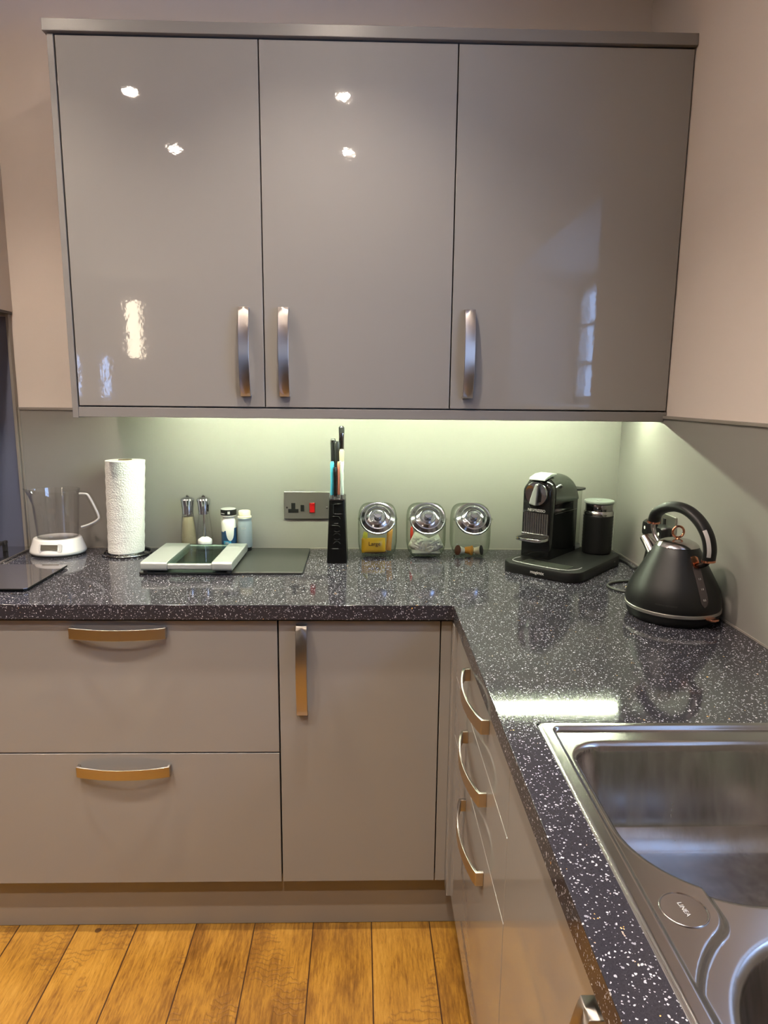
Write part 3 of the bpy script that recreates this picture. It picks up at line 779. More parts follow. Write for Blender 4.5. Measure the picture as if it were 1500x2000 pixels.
obj('cross_rail', B(-1.364, -1.242, -0.112, -0.098, Bz+0.012, Bz+0.026), 'silver_plastic', t, bevel=0.004)
for fx in (-1.425, -1.198):
    for fy in (-0.33, -0.115): obj('foot', lathe(NB(), [(0.008, -0.0002), (0.008, 0.0065)], (fx, fy, Bz), 16), 'black_rubber', t)

# ------------------------------------------------------------------ salt and pepper mills
def mill(x, y, label, fill, fillz):
    z0 = WT+0.0075 if x > -1.39 else WT+0.0075
    t = thing('condiment_mill', label, 'mill', (x, y, z0), group=None)
    c = (x, y, z0)
    obj('chrome_foot', lathe(NB(), [(0.0235, 0), (0.0245, 0.002), (0.0245, 0.016), (0.0225, 0.018)], c, 40), 'chrome', t, smooth=40)
    obj('grinder', lathe(NB(), [(0.010, 0.018), (0.010, 0.030), (0.0045, 0.033), (0.0045, 0.12)], c, 20), 'chrome', t, smooth=40)
    obj('clear_body', lathe(NB(), [(0.0228, 0.018), (0.0245, 0.026), (0.0240, 0.045), (0.0205, 0.085), (0.0172, 0.112), (0.0165, 0.122)], c, 40, False), 'clear_plastic', t, smooth=60)
    if fill == 'pepper':
        obj('peppercorns', lathe(NB(), [(0.0215, 0.020), (0.0225, 0.03), (0.0220, 0.045), (0.0186, 0.085), (0.0160, 0.104), (0.012, 0.107)], c, 32), 'pepper_fill', t, smooth=60)
    else:
        obj('salt_fill', lathe(NB(), [(0.0215, 0.020), (0.0223, 0.028), (0.0215, 0.034), (0.012, 0.041), (0.006, 0.043)], c, 32), 'salt', t, smooth=60)
    hd = obj('head', lathe(NB(), [(0.0168, 0.116), (0.0172, 0.124), (0.0180, 0.140), (0.0210, 0.158), (0.0215, 0.160), (0.0195, 0.164), (0.012, 0.168), (0.006, 0.169), (0.006, 0.172), (0.003, 0.175), (0.001, 0.175)], c, 40), 'chrome', t, smooth=35)
m = bpy.data.materials.new('pepper_fill'); m.use_nodes = True; MATS['pepper_fill'] = m
bsdf(m).inputs['Base Color'].default_value = (0.36, 0.31, 0.19, 1); bsdf(m).inputs['Roughness'].default_value = 0.6; bsdf(m).inputs['Alpha'].default_value = 0.55
mill(-1.3765, -0.062, 'clear pepper mill with chrome top and yellowish contents, left of the pair', 'pepper', 0)
mill(-1.3265, -0.062, 'clear salt mill with chrome top and white salt at the bottom, right of the pair', 'salt', 0)

# ------------------------------------------------------------------ two small seasoning bottles
c = (-1.2500, -0.062, WT+0.0075)
t = thing('spice_bottle', 'white seasoning bottle with black cap and blue label beside the mills', 'bottle', c)
obj('bottle_body', lathe(NB(), [(0.021, 0), (0.0235, 0.003), (0.0235, 0.088), (0.0225, 0.096), (0.018, 0.102), (0.0185, 0.108), (0.0235, 0.111), (0.0235, 0.114)], c, 40), 'label_white', t, smooth=40)
def label_patch(bm, c, r, a0, a1, z0, z1, n=16):
    rows = [[(c[0]+r*math.cos(a0+(a1-a0)*k/n), c[1]+r*math.sin(a0+(a1-a0)*k/n), c[2]+z) for k in range(n+1)] for z in (z0, z1)]
    return loft(bm, rows, False, closed=False)
def label_shape(bm, c, r, topf, z0, a0, a1, n=40):
    lo = []; hi = []
    for k in range(n+1):
        a = a0+(a1-a0)*k/n; lo.append((c[0]+r*math.cos(a), c[1]+r*math.sin(a), c[2]+z0)); hi.append((c[0]+r*math.cos(a), c[1]+r*math.sin(a), c[2]+topf(k/n)))
    return loft(bm, [lo, hi], False, closed=False)
def navy_top(u):   # white hand-like shape hangs down into the blue
    z = 0.062
    if 0.44 < u < 0.76: z = 0.062 - 0.028*math.sin((u-0.44)/0.32*pi)**0.45
    if 0.36 < u < 0.44: z = 0.066
    if u >= 0.76: z = 0.074
    return z
lb_ = obj('navy_label', label_shape(NB(), c, 0.0238, navy_top, 0.010, -pi*1.03, pi*0.03), 'label_navy', t, smooth=60)
obj('blue_panel', label_patch(NB(), c, 0.0241, -2.15, -1.15, 0.018, 0.034), 'label_blue', lb_, smooth=60)
obj('panel_patch', label_patch(NB(), c, 0.0244, -1.95, -1.45, 0.020, 0.031), 'label_pale', lb_, smooth=60)
cp = obj('cap', lathe(NB(), [(0.0240, 0.114), (0.0245, 0.116), (0.0245, 0.130), (0.0238, 0.132)], c, 40), 'black_satin', t, smooth=40)
obj('cap_top', lathe(NB(), [(0.0238, 0.132), (0.0225, 0.1335), (0.001, 0.1335)], c, 40), 'grey_plastic', cp, smooth=40)
obj('cap_lettering', label_patch(NB(), c, 0.0247, -2.6, -1.9, 0.119, 0.1215), 'lettering_light', cp)
obj('cap_lettering', label_patch(NB(), c, 0.0247, -1.5, -1.2, 0.119, 0.127), 'lettering_light', cp)
c = (-1.2005, -0.062, WT+0.0075)
t = thing('spice_bottle', 'pale blue-grey seasoning tube with cream cap right of the blue-labelled bottle', 'bottle', c)
obj('bottle_body', lathe(NB(), [(0.0215, 0.012), (0.0222, 0.014), (0.0222, 0.088), (0.021, 0.092), (0.0205, 0.099), (0.022, 0.1015), (0.022, 0.1035), (0.0205, 0.105)], c, 40), 'label_pale', t, smooth=40)
obj('black_base', lathe(NB(), [(0.0195, 0.0), (0.0200, 0.002), (0.0200, 0.012)], c, 40), 'black_satin', t, smooth=40)
obj('cap', lathe(NB(), [(0.0212, 0.105), (0.0215, 0.109), (0.0185, 0.111), (0.0185, 0.125), (0.0172, 0.127)], c, 40), 'cream_cap', t, smooth=40)
bm = text_bm('SEA', 0.010, 0.0002)
obj('lettering', bm, 'grey_plastic', t, matx=frame_mat((c[0], c[1]-0.0226, c[2]+0.074), (1, 0, 0), (0, 0, 1)))

# ------------------------------------------------------------------ double socket plate on the back wall
t = thing('socket_plate', 'brushed steel wall socket plate with red rocker switch on the back splashback', 'wall socket', (-1.009, -0.007, 1.055))
pl_ = obj('plate', B(-1.0825, -0.9365, -0.0135, -0.0072, 1.0105, 1.0985), 'brushed_steel', t, bevel=0.0015)
def flat(pts, y0, y1): return prism(NB(), pts, y0, y1, 'y')
soc = [(-1.0695, 1.030), (-1.0365, 1.030), (-1.0365, 1.0425), (-1.0465, 1.0425), (-1.0465, 1.0620), (-1.0595, 1.0620), (-1.0595, 1.0425), (-1.0695, 1.0425)]
si = obj('socket_insert', flat(soc, -0.0150, -0.0130), 'black_plastic', t, bevel=0.0006)
for sx_, sz_, w_, h_ in ((-1.053, 1.055, 0.003, 0.007), (-1.0635, 1.0365, 0.005, 0.003), (-1.0425, 1.0365, 0.005, 0.003)):
    obj('pin_slot', B(sx_-w_/2, sx_+w_/2, -0.0152, -0.0148, sz_-h_/2, sz_+h_/2), 'cast_iron', si)
obj('rocker_switch', flat(rrect(-1.0240, 1.0455, 0.0058, 0.0105, 0.001, 2), -0.0165, -0.0130), 'black_plastic', t, bevel=0.0008)
rd = obj('rocker_surround', flat(rrect(-0.9925, 1.0460, 0.0098, 0.0170, 0.001, 2), -0.0150, -0.0130), 'pack_dark', t, bevel=0.0005)
bm = prism(NB(), [(-0.0138, 1.0305), (-0.0200, 1.0325), (-0.0165, 1.048), (-0.0200, 1.0615), (-0.0138, 1.0625)], -1.0003, -0.9847, 'x')
obj('red_rocker', bm, 'red_plastic', rd, bevel=0.0012)
for sx_ in (-1.0735, -0.9455):
    obj('screw', prism(NB(), circle(sx_, 1.047, 0.0032, 20), -0.0150, -0.0132, 'y'), 'steel_shiny', t, bevel=0.0005)

# ------------------------------------------------------------------ knife block and knives
KX, KY = -0.9055, -0.140
t = thing('knife_block', 'tall narrow black knife block with knives upright in it', 'knife block', (KX, KY, WT))
def krect(hx, hy, z, r=0.006, dy=0): return [(KX+u, KY+dy+v_, WT+z) for u, v_ in rrect(0, 0, hx, hy, r, 4)]
kb = obj('block', loft(NB(), [krect(0.0295, 0.060, 0), krect(0.0298, 0.060, 0.004), krect(0.0265, 0.056, 0.09), krect(0.0232, 0.050, 0.188), krect(0.0228, 0.0495, 0.190)]), 'black_deep', t, smooth=40)
obj('top_rim', loft(NB(), [krect(0.0238, 0.0505, 0.188), krect(0.0238, 0.0505, 0.1925)]), 'dark_chrome', t, smooth=40, bevel=0.0008)
bm = NB()
def kfront(u, z): return (KX+u, KY-0.060+0.010*z/0.19-0.0005, WT+z)
for pts in ([(-0.010, 0.150), (-0.010, 0.172), (-0.006, 0.177), (0.012, 0.179)], [(-0.006, 0.148), (0.014, 0.148)], [(-0.012, 0.141), (0.004, 0.141), (0.010, 0.133)],
            [(-0.008, 0.120), (0.004, 0.120)], [(-0.014, 0.114), (0.002, 0.114), (0.010, 0.108)],
            [(-0.010, 0.085), (-0.004, 0.090), (0.004, 0.090), (0.010, 0.085)], [(-0.008, 0.098), (0, 0.095), (0.008, 0.098)], [(-0.010, 0.060), (-0.003, 0.066), (0.004, 0.066), (0.010, 0.060)],
            [(-0.008, 0.074), (0, 0.071), (0.008, 0.074)], [(-0.015, 0.044), (0.004, 0.044)]):
    tube(bm, smooth_path([kfront(*p) for p in pts], 4), 0.0008, 6)
obj('embossed_lettering', bm, 'lettering_block', kb, smooth=60)
def knife(label, x, y, ztop, hl, w_, d_, hmat, ztop_cap=None, capm='steel_shiny', blade=0.16, cat='knife', name='kitchen_knife', rad=False, lean=0.0):
    zt = WT+ztop; zb = zt-hl; base = WT+0.030
    t = thing(name, label, cat, (KX+x, KY+y, zb), local=False)
    bm = NB(); rings = []
    prof = [(0.0, 0.80), (0.06, 1.0), (0.35, 0.86), (0.7, 0.95), (0.93, 1.06), (1.0, 0.75)]
    for f_, s_ in prof:
        rings.append([(KX+x+lean*f_+u, KY+y+v_, zb+hl*f_) for u, v_ in rrect(0, 0, w_/2*s_, d_/2*s_, min(w_, d_)*0.4*s_, 4)])
    h_ = obj('handle', loft(bm, rings), hmat, t, smooth=50)
    if ztop_cap:
        bm = NB(); f0 = 1-ztop_cap[0]; f1 = 1-ztop_cap[1]
        loft(bm, [[(KX+x+lean*f_+u, KY+y+v_, zb+hl*f_) for u, v_ in rrect(0, 0, w_/2*1.09, d_/2*1.07, min(w_, d_)*0.4, 4)] for f_ in (f1, f0)])
        obj('handle_band', bm, capm, t, smooth=50)
    obj('blade', loft(NB(), [[(KX+x+u, KY+y+v_, z_) for u, v_ in rrect(0, 0, 0.0011, d_*s_, 0.0004, 2)] for z_, s_ in ((max(base, zb-blade), 0.30), (zb-0.06, 0.48), (zb+0.002, 0.42))]), 'steel_shiny', t, smooth=30)
knife('tallest knife at the back, black and steel handle with a pale band', 0.011, 0.026, 0.402, 0.145, 0.0155, 0.024, 'steel_dark_handle' if False else 'dark_chrome', (0.02, 0.14), 'black_plastic')
knife('black-handled knife with a steel tip at the back left of the block', -0.014, 0.020, 0.365, 0.125, 0.0150, 0.024, 'black_plastic', (0.04, 0.09))
knife('sharpening steel with rounded black knob, centre of the knife block', -0.0015, 0.008, 0.358, 0.12, 0.0160, 0.016, 'black_plastic', None, name='sharpening_steel', cat='sharpening steel')
knife('beige-handled knife behind the white one in the knife block', 0.0125, -0.002, 0.335, 0.095, 0.0140, 0.020, 'knife_beige')
knife('turquoise-handled knife at the front left of the block', -0.0150, -0.020, 0.300, 0.100, 0.0110, 0.020, 'knife_blue')
knife('black-handled knife between the turquoise and coral ones', -0.0050, -0.030, 0.285, 0.088, 0.0100, 0.018, 'black_gloss', None, lean=-0.001)
knife('coral-handled knife in the middle of the block front', 0.0045, -0.024, 0.300, 0.098, 0.0080, 0.018, 'knife_coral')
knife('white and mint-handled knife at the front right of the block', 0.0140, -0.026, 0.302, 0.100, 0.0115, 0.020, 'knife_mint', (0.0, 0.10), 'white_plastic')

# ------------------------------------------------------------------ three glass jars with slanted lids
A36 = math.radians(37)
jax = Vector((0, -math.cos(A36), math.sin(A36)))
JH = (0.0605, 0.058, 0.0815)
def jar(x, label):
    c = Vector((x, -0.084, WT+0.0818))
    t = thing('storage_jar', label, 'jar', (x, -0.084, WT), group='glass jars with slanted metal lids')
    bm = superell(c, JH, 4.2, 56, 36, (jax, 0.066))
    g = obj('glass_body', bm, 'clear_glass', t, smooth=60)
    M = frame_mat((0, 0, 0), (1, 0, 0), jax.cross(Vector((1, 0, 0)))).to_3x3()
    obj('glass_neck', lathe(NB(), [(0.050, 0.0655), (0.0475, 0.068), (0.0465, 0.074)], c, 48, False, M), 'clear_glass', t, smooth=60)
    ld = obj('lid', lathe(NB(), [(0.0485, 0.0690), (0.0525, 0.0700), (0.0545, 0.0730), (0.0548, 0.0765), (0.0530, 0.0785), (0.0500, 0.0780), (0.0470, 0.0800), (0.0400, 0.0850), (0.0370, 0.0850), (0.0350, 0.0830), (0.0330, 0.0840),
         (0.0270, 0.0880), (0.0245, 0.0885), (0.0220, 0.0860), (0.0190, 0.0855), (0.0150, 0.0860), (0.001, 0.0860)], c, 56, True, M), 'spun_aluminium', t, smooth=35)
    obj('knob', lathe(NB(), [(0.0085, 0.0855), (0.0080, 0.092), (0.0118, 0.096), (0.0124, 0.101), (0.0112, 0.1035), (0.001, 0.1040)], c, 32, True, M), 'spun_aluminium', ld, smooth=35)
    # wire clips at the lid's sides
    for s in (-1, 1):
        p0 = c + jax*0.060 + Vector((s*0.050, 0, 0)); p1 = c + jax*0.070 + Vector((s*0.0575, 0, 0))
        obj('lid_lug', tube(NB(), smooth_path([p0, p1, p1+jax*0.004, c + jax*0.078 + Vector((s*0.053, 0, 0))], 3), 0.0025, 8), 'clear_glass', t, smooth=60)
    return t, c
_, j1 = jar(-0.784, 'glass jar with slanted metal lid holding yellow wrapped snacks, left of three')
_, j2 = jar(-0.633, 'glass jar with slanted metal lid stuffed with white sachets, middle of three')
_, j3 = jar(-0.494, 'nearly empty glass jar with slanted metal lid and coffee capsules inside, right of three')
def packet(name, label, cat, c, size, rot, material, grp=None, wob=0.12, seed=1):
    """crumpled pillow packet"""
    rnd = random.Random(seed); n = 14; bm = NB(); top = []; bot = []
    for i in range(n+1):
        tr_, br_ = [], []
        for j in range(n+1):
            u = i/n*2-1; v_ = j/n*2-1
            th = (max(0, 1-abs(u)**2.6)*max(0, 1-abs(v_)**2.6))**0.5
            w1 = wob*(rnd.random()-0.5)
            tr_.append(bm.verts.new((size[0]*u, size[1]*v_, size[2]*(th*(1+w1)))))
            br_.append(tr_[-1] if i in (0, n) or j in (0, n) else bm.verts.new((size[0]*u, size[1]*v_, -size[2]*(th*(1+w1*0.6)))))
        top.append(tr_); bot.append(br_)
    for g_ in (top, bot):
        for i in range(n):
            for j in range(n):
                q = (g_[i][j], g_[i+1][j], g_[i+1][j+1], g_[i][j+1])
                if len(set(q)) >= 3:
                    try: bm.faces.new(q)
                    except ValueError: pass
    from mathutils import Euler
    m4 = Matrix.Translation(Vector(c)) @ Euler(rot).to_matrix().to_4x4()
    o = single(name, bm, material, label, cat, grp, smooth=50, matx=m4, origin=c)
    return o, m4
pk, pm = packet('snack_packet', 'bright yellow wrapped snack packet with dark print in the left jar', 'snack packet', (j1.x-0.012, j1.y-0.018, WT+0.034), (0.037, 0.023, 0.012), (math.radians(78), 0, math.radians(4)), 'pack_yellow', seed=3)
bm = text_bm('Large', 0.017, 0.0006)
obj('lettering', bm, 'pack_dark', pk, matx=pm @ Matrix.Translation((0.002, 0.004, 0.0126)))
packet('snack_packet', 'lime-yellow folded snack wrapper standing at the left side of the left jar', 'snack packet', (j1.x-0.040, j1.y-0.010, WT+0.044), (0.012, 0.030, 0.006), (math.radians(82), 0, math.radians(-60)), 'pack_lime', seed=4)
packet('snack_packet', 'dark brown snack bar lying at the bottom of the left jar', 'snack packet', (j1.x-0.006, j1.y-0.006, WT+0.0125), (0.036, 0.020, 0.006), (0, 0, 0.1), 'pack_dark', seed=5)
packet('snack_packet', 'orange snack stick leaning against the right side of the left jar', 'snack packet', (j1.x+0.037, j1.y-0.008, WT+0.050), (0.009, 0.034, 0.005), (math.radians(75), math.radians(8), math.radians(12)), 'pack_orange', seed=6)
packet('sachet', 'white folded sachet at the left side of the middle jar', 'sachet', (j2.x-0.020, j2.y-0.018, WT+0.042), (0.029, 0.026, 0.017), (math.radians(80), math.radians(24), math.radians(-14)), 'pack_white', seed=8, wob=0.5)
packet('sachet', 'white bulging sachet at the right side of the middle jar', 'sachet', (j2.x+0.021, j2.y-0.024, WT+0.039), (0.030, 0.022, 0.018), (math.radians(72), math.radians(-22), math.radians(16)), 'pack_white', seed=9, wob=0.5)
packet('sachet', 'grey-white sachet lying flat at the bottom of the middle jar', 'sachet', (j2.x, j2.y-0.004, WT+0.017), (0.044, 0.038, 0.010), (0.05, 0, 0), 'pack_grey', seed=10, wob=0.5)
packet('sachet', 'red-edged sachet standing at the back left of the middle jar', 'sachet', (j2.x-0.042, j2.y+0.014, WT+0.055), (0.006, 0.034, 0.005), (math.radians(88), 0, math.radians(80)), 'pack_red', seed=11)
def capsule(x, y, z, label, tilt, m1, m2='pack_dark'):
    c_ = (x, y, z)
    Mx = Matrix.Rotation(tilt, 3, 'Y') @ Matrix.Rotation(0.5, 3, 'X')
    t = thing('coffee_capsule', label, 'coffee capsule', c_)
    obj('cup', lathe(NB(), [(0.007, -0.012), (0.010, -0.0105), (0.0135, 0.006), (0.0145, 0.010), (0.0145, 0.0108)], c_, 28, True, Mx), m1, t, smooth=40)
    obj('foil_lid', lathe(NB(), [(0.0158, 0.0104), (0.0158, 0.0112), (0.010, 0.0122), (0.001, 0.0122)], c_, 28, True, Mx), m2, t, smooth=40)
capsule(j3.x-0.030, j3.y-0.016, WT+0.0185, 'white coffee capsule at the left of the right jar, dark lid outward', -1.35, 'label_white', 'pack_dark')
capsule(j3.x-0.004, j3.y-0.010, WT+0.0175, 'golden brown coffee capsule lying in the middle of the right jar', 1.5, 'pack_orange', 'pack_orange')
capsule(j3.x+0.026, j3.y-0.014, WT+0.0180, 'cream coffee capsule at the right of the right jar, black lid outward', 1.35, 'cream_cap', 'black_satin')

# ------------------------------------------------------------------ coffee machine
CMR = math.radians(-41.5)
t = thing('coffee_machine', 'black pod coffee machine with chrome lever dial on a wide tray base', 'coffee machine', (-0.237, -0.225, WT), CMR, local=True)
def ring_rr(hx, hy, r, z, cx=0, cy=0, n=8): return [(u, v_, z) for u, v_ in rrect(cx, cy, hx, hy, r, n)]
tb = obj('tray_base', loft(NB(), [ring_rr(0.1165, 0.164, 0.044, 0.0), ring_rr(0.1185, 0.166, 0.046, 0.003), ring_rr(0.1185, 0.166, 0.046, 0.0255), ring_rr(0.1165, 0.164, 0.044, 0.0290), ring_rr(0.112, 0.1595, 0.040, 0.0300)]), 'black_satin', t, smooth=40)
bm = NB()
box(bm, -0.062, 0.075, -0.150, -0.094, 0.0300, 0.0310)
obj('tray_grid', bm, 'dark_gloss', tb, bevel=0.0004)
bm = NB()
path = [(-0.092, -0.090), (-0.096, -0.118), (-0.072, -0.147), (0.06, -0.149), (0.094, -0.120), (0.097, -0.088)]
tube(bm, smooth_path([(a, b, 0.0305) for a, b in path], 5), 0.0012, 6)
obj('trim_line', bm, 'grey_plastic', tb, smooth=60)
bm = text_bm('magimix', 0.0125, 0.0004)
obj('lettering', bm, 'lettering_light', tb, matx=frame_mat((0.002, -0.1662, 0.0145), (1, 0, 0), (0, 0, 1)))
bm = text_bm('M', 0.008, 0.0004)
obj('lettering', bm, 'grey_plastic', tb, matx=frame_mat((0.1187, 0.095, 0.016), (0, 1, 0), (0, 0, 1)))
# body
bx, bw = -0.058, 0.0465
def arch(cy, w_, zb, zt, n=14, cx=bx, flat=0.80):
    """front outline: straight sides, arched top"""
    zc = zt - w_*flat
    pts = [(cx+w_, cy, zb), (cx+w_, cy, zc)]
    for k in range(1, n): a = pi*k/n; pts.append((cx+w_*math.cos(a), cy, zc+w_*flat*math.sin(a)))
    pts += [(cx-w_, cy, zc), (cx-w_, cy, zb)]
    return pts
ZB = 0.030; ZT = 0.262
rings = [arch(-0.066, bw-0.003, ZB, ZT-0.006), arch(-0.069, bw-0.0045, ZB, ZT-0.009), arch(-0.066, bw-0.001, ZB, ZT-0.004), arch(-0.060, bw, ZB, ZT-0.001)][1:]
for k in range(10):
    y = -0.05 + 0.155*k/9; drop = 0.0 if y < 0.05 else 0.050*(1-math.sqrt(max(0, 1-((y-0.05)/0.057)**2)))
    rings.append(arch(y, bw, ZB, ZT + 0.004 - drop))
body = obj('body', loft(NB(), rings), 'black_gloss', t, smooth=40)
# upper shell in dark glossy olive-grey, wrapped over the body behind the front face
rings = []
for k in range(14):
    y = -0.046 + 0.152*k/13; drop = 0.0 if y < 0.05 else 0.050*(1-math.sqrt(max(0, 1-((y-0.05)/0.058)**2)))
    rings.append(arch(y, bw+0.0022, 0.190, ZT + 0.0065 - drop))
obj('upper_shell', loft(NB(), rings), 'dark_gloss', t, smooth=40)
bm = NB(); box(bm, bx-bw-0.001, bx+bw+0.001, -0.044, 0.100, 0.160, 0.1615)
obj('side_seam', bm, 'steel_shiny', body, bevel=0.0003)
# capsule lever on top
bm = NB()
prism(bm, [(-0.076, ZT-0.004), (-0.072, ZT+0.004), (-0.040, ZT+0.0125), (-0.004, ZT+0.0135), (0.0, ZT+0.009), (-0.040, ZT+0.003)], bx-0.026, bx+0.026, 'x')
obj('lever', bm, 'silver_plastic', t, bevel=0.003)
obj('lever_tab', tube(NB(), smooth_path([(bx+0.045, -0.044, ZT-0.024), (bx+0.052, -0.036, ZT-0.017), (bx+0.053, -0.026, ZT-0.018), (bx+0.048, -0.018, ZT-0.026)], 4), 0.0028, 8), 'chrome', t, smooth=60)
# dial
MY = frame_mat((0, 0, 0), (1, 0, 0), (0, 0, 1)).to_3x3()     # local z -> -y
KC = (bx-0.001, -0.069, 0.219)
dl = obj('dial', lathe(NB(), [(0.0345, 0.0), (0.0350, 0.004), (0.0335, 0.0070), (0.0300, 0.0062), (0.001, 0.0062)], KC, 48, True, MY), 'chrome', t, smooth=35)
bm = NB()
a_ = math.radians(10)
pts = []
for u, v_ in [(-0.004, 0.030), (0.004, 0.030), (0.0085, 0.0), (0.011, -0.032), (-0.011, -0.032), (-0.0085, 0.0)]:
    pts.append((KC[0]+u*math.cos(a_)+v_*math.sin(a_), KC[2]-u*math.sin(a_)*1+v_*math.cos(a_)))
prism(bm, pts, -0.087, -0.075, 'y')
obj('dial_lever', bm, 'silver_plastic', dl, bevel=0.003)
bm = NB()
pts = [(KC[0]+0.0090, KC[2]+0.020), (KC[0]+0.0180, KC[2]-0.002), (KC[0]+0.0165, KC[2]-0.022), (KC[0]+0.0030, KC[2]-0.027)]
prism(bm, pts, -0.0768, -0.0750, 'y')
obj('dial_inset', bm, 'black_plastic', dl, bevel=0.002)
# name, ribbed spout cover, drip tray
bm = text_bm('NESPRESSO', 0.0112, 0.0004)
obj('lettering', bm, 'lettering_light', body, matx=frame_mat((bx, -0.0692, 0.1700), (1, 0, 0), (0, 0, 1)) @ Matrix.Diagonal((0.98, 1, 1, 1)))
bm = NB()
box(bm, bx-0.039, bx+0.039, -0.0705, -0.0685, 0.094, 0.1630)
obj('spout_recess', bm, 'dark_chrome', body)
bm = NB()
for k in range(11):
    x = bx-0.0355 + 0.0071*k
    prism(bm, circle(x, -0.0705, 0.0020, 10), 0.099, 0.1625, 'z')
obj('ribbed_grille', bm, 'steel_shiny', body, smooth=60)
bm = NB()
R = []
for z in (0.086, 0.0875, 0.0935, 0.095):
    s_ = 1.0 if z in (0.0875, 0.0935) else 0.96
    R.append([(bx+u*s_, v_, z) for u, v_ in [(0.044, -0.064), (0.046, -0.095), (0.040, -0.112), (0.020, -0.121), (-0.020, -0.121), (-0.040, -0.112), (-0.046, -0.095), (-0.044, -0.064)]])
loft(bm, R)
dt_ = obj('drip_tray', bm, 'chrome', t, bevel=0.002)
obj('drip_grid', (lambda b: ([box(b, bx-0.034+0.0085*k, bx-0.030+0.0085*k, -0.110, -0.070, 0.0948, 0.0962) for k in range(9)], b)[-1])(NB()), 'black_plastic', dt_)
obj('drip_tray_back', B(bx-0.043, bx+0.043, -0.0735, -0.067, 0.0945, 0.102), 'chrome', dt_, bevel=0.001)
# water tank behind
tk = obj('water_tank', loft(NB(), [ring_rr(0.040, 0.024, 0.016, 0.040, bx, 0.134), ring_rr(0.042, 0.025, 0.017, 0.215, bx, 0.134)], False), 'smoky_plastic', t, smooth=60)
obj('tank_lid', loft(NB(), [ring_rr(0.047, 0.029, 0.017, 0.213, bx+0.002, 0.136), ring_rr(0.048, 0.030, 0.018, 0.219, bx+0.002, 0.136)]), 'black_plastic', tk, bevel=0.001)
obj('tank_foot', loft(NB(), [ring_rr(0.043, 0.027, 0.016, 0.030, bx, 0.134), ring_rr(0.043, 0.027, 0.016, 0.042, bx, 0.134)]), 'grey_plastic', tk, bevel=0.001)

FR = Vector((-0.1185, -0.164, WT+0.030))
t = thing('milk_frother', 'ribbed black milk frother jug with steel collar on the coffee machine tray', 'milk frother', FR)
prof = [(0.0405, 0.0), (0.0430, 0.003)]
for k in range(22):
    z = 0.006 + 0.107*k/21; prof.append((0.0432 + (0.0007 if k % 2 else -0.0002) , z))
prof += [(0.0425, 0.116)]
bd = obj('ribbed_body', lathe(NB(), prof, FR, 56), 'black_satin', t, smooth=60)
obj('steel_collar', lathe(NB(), [(0.0430, 0.116), (0.0435, 0.119), (0.0435, 0.125), (0.0395, 0.130)], FR, 56), 'steel_shiny', t, smooth=40)
obj('neck', lathe(NB(), [(0.0390, 0.129), (0.0392, 0.131), (0.0392, 0.150), (0.038, 0.1515)], FR, 56), 'dark_chrome', t, smooth=40)
ld = obj('lid', lathe(NB(), [(0.0420, 0.1515), (0.0445, 0.154), (0.0445, 0.158), (0.0430, 0.1600), (0.0380, 0.1585), (0.001, 0.1585)], FR, 56), 'lid_grey', t, smooth=40)
obj('lid_button', lathe(NB(), [(0.008, 0.1585), (0.0075, 0.1600), (0.001, 0.1602)], FR, 24), 'grey_plastic', ld, smooth=40)

# ------------------------------------------------------------------ kettle
KTR = math.radians(-67)
KT = (-0.1115, -0.669)
t = thing('kettle', 'matt black pyramid kettle with copper details and arched handle near the right-hand wall', 'kettle', (*KT, WT), KTR, local=True)
base = obj('power_base', lathe(NB(), [(0.090, 0.0), (0.094, 0.002), (0.1000, 0.014), (0.1018, 0.024)], (0, 0, 0), 72), 'black_satin', t, smooth=40)
kbdy = [(r*0.965, z) for r, z in [(0.1050, 0.030), (0.1065, 0.036), (0.1068, 0.044), (0.1050, 0.056), (0.1010, 0.070), (0.0930, 0.086), (0.0830, 0.104), (0.0730, 0.122), (0.0640, 0.138), (0.0550, 0.154), (0.0490, 0.164), (0.0465, 0.167)]]
kb_ = obj('body', lathe(NB(), kbdy, (0, 0, 0), 80), 'kettle_black', t, smooth=50)
obj('silver_band', lathe(NB(), [(0.1019, 0.0235), (0.1033, 0.0245), (0.1037, 0.0305), (0.1025, 0.0315)], (0, 0, 0), 80), 'brushed_steel', t, smooth=40)
ld = obj('lid', lathe(NB(), [(0.0470, 0.1665), (0.0455, 0.1690), (0.0400, 0.1740), (0.0300, 0.1785), (0.0160, 0.1810), (0.001, 0.1815)], (0, 0, 0), 64), 'steel_shiny', t, smooth=60)
rz = 0.1815+0.0155
cvec = Vector((math.cos(-KTR), math.sin(-KTR), 0))     # world x seen in local axes
obj('lid_ring', tube(NB(), [Vector((0, 0, rz)) + cvec*(0.0128*math.cos(a)) + Vector((0, 0, 1))*(0.0128*math.sin(a)) for a in [2*pi*k/36 for k in range(36)]], 0.0026, 10, True), 'copper', ld, smooth=60)
obj('lid_ring_stem', lathe(NB(), [(0.006, 0.180), (0.004, 0.1835), (0.004, 0.1855)], (0, 0, 0), 20), 'copper', ld, smooth=60)
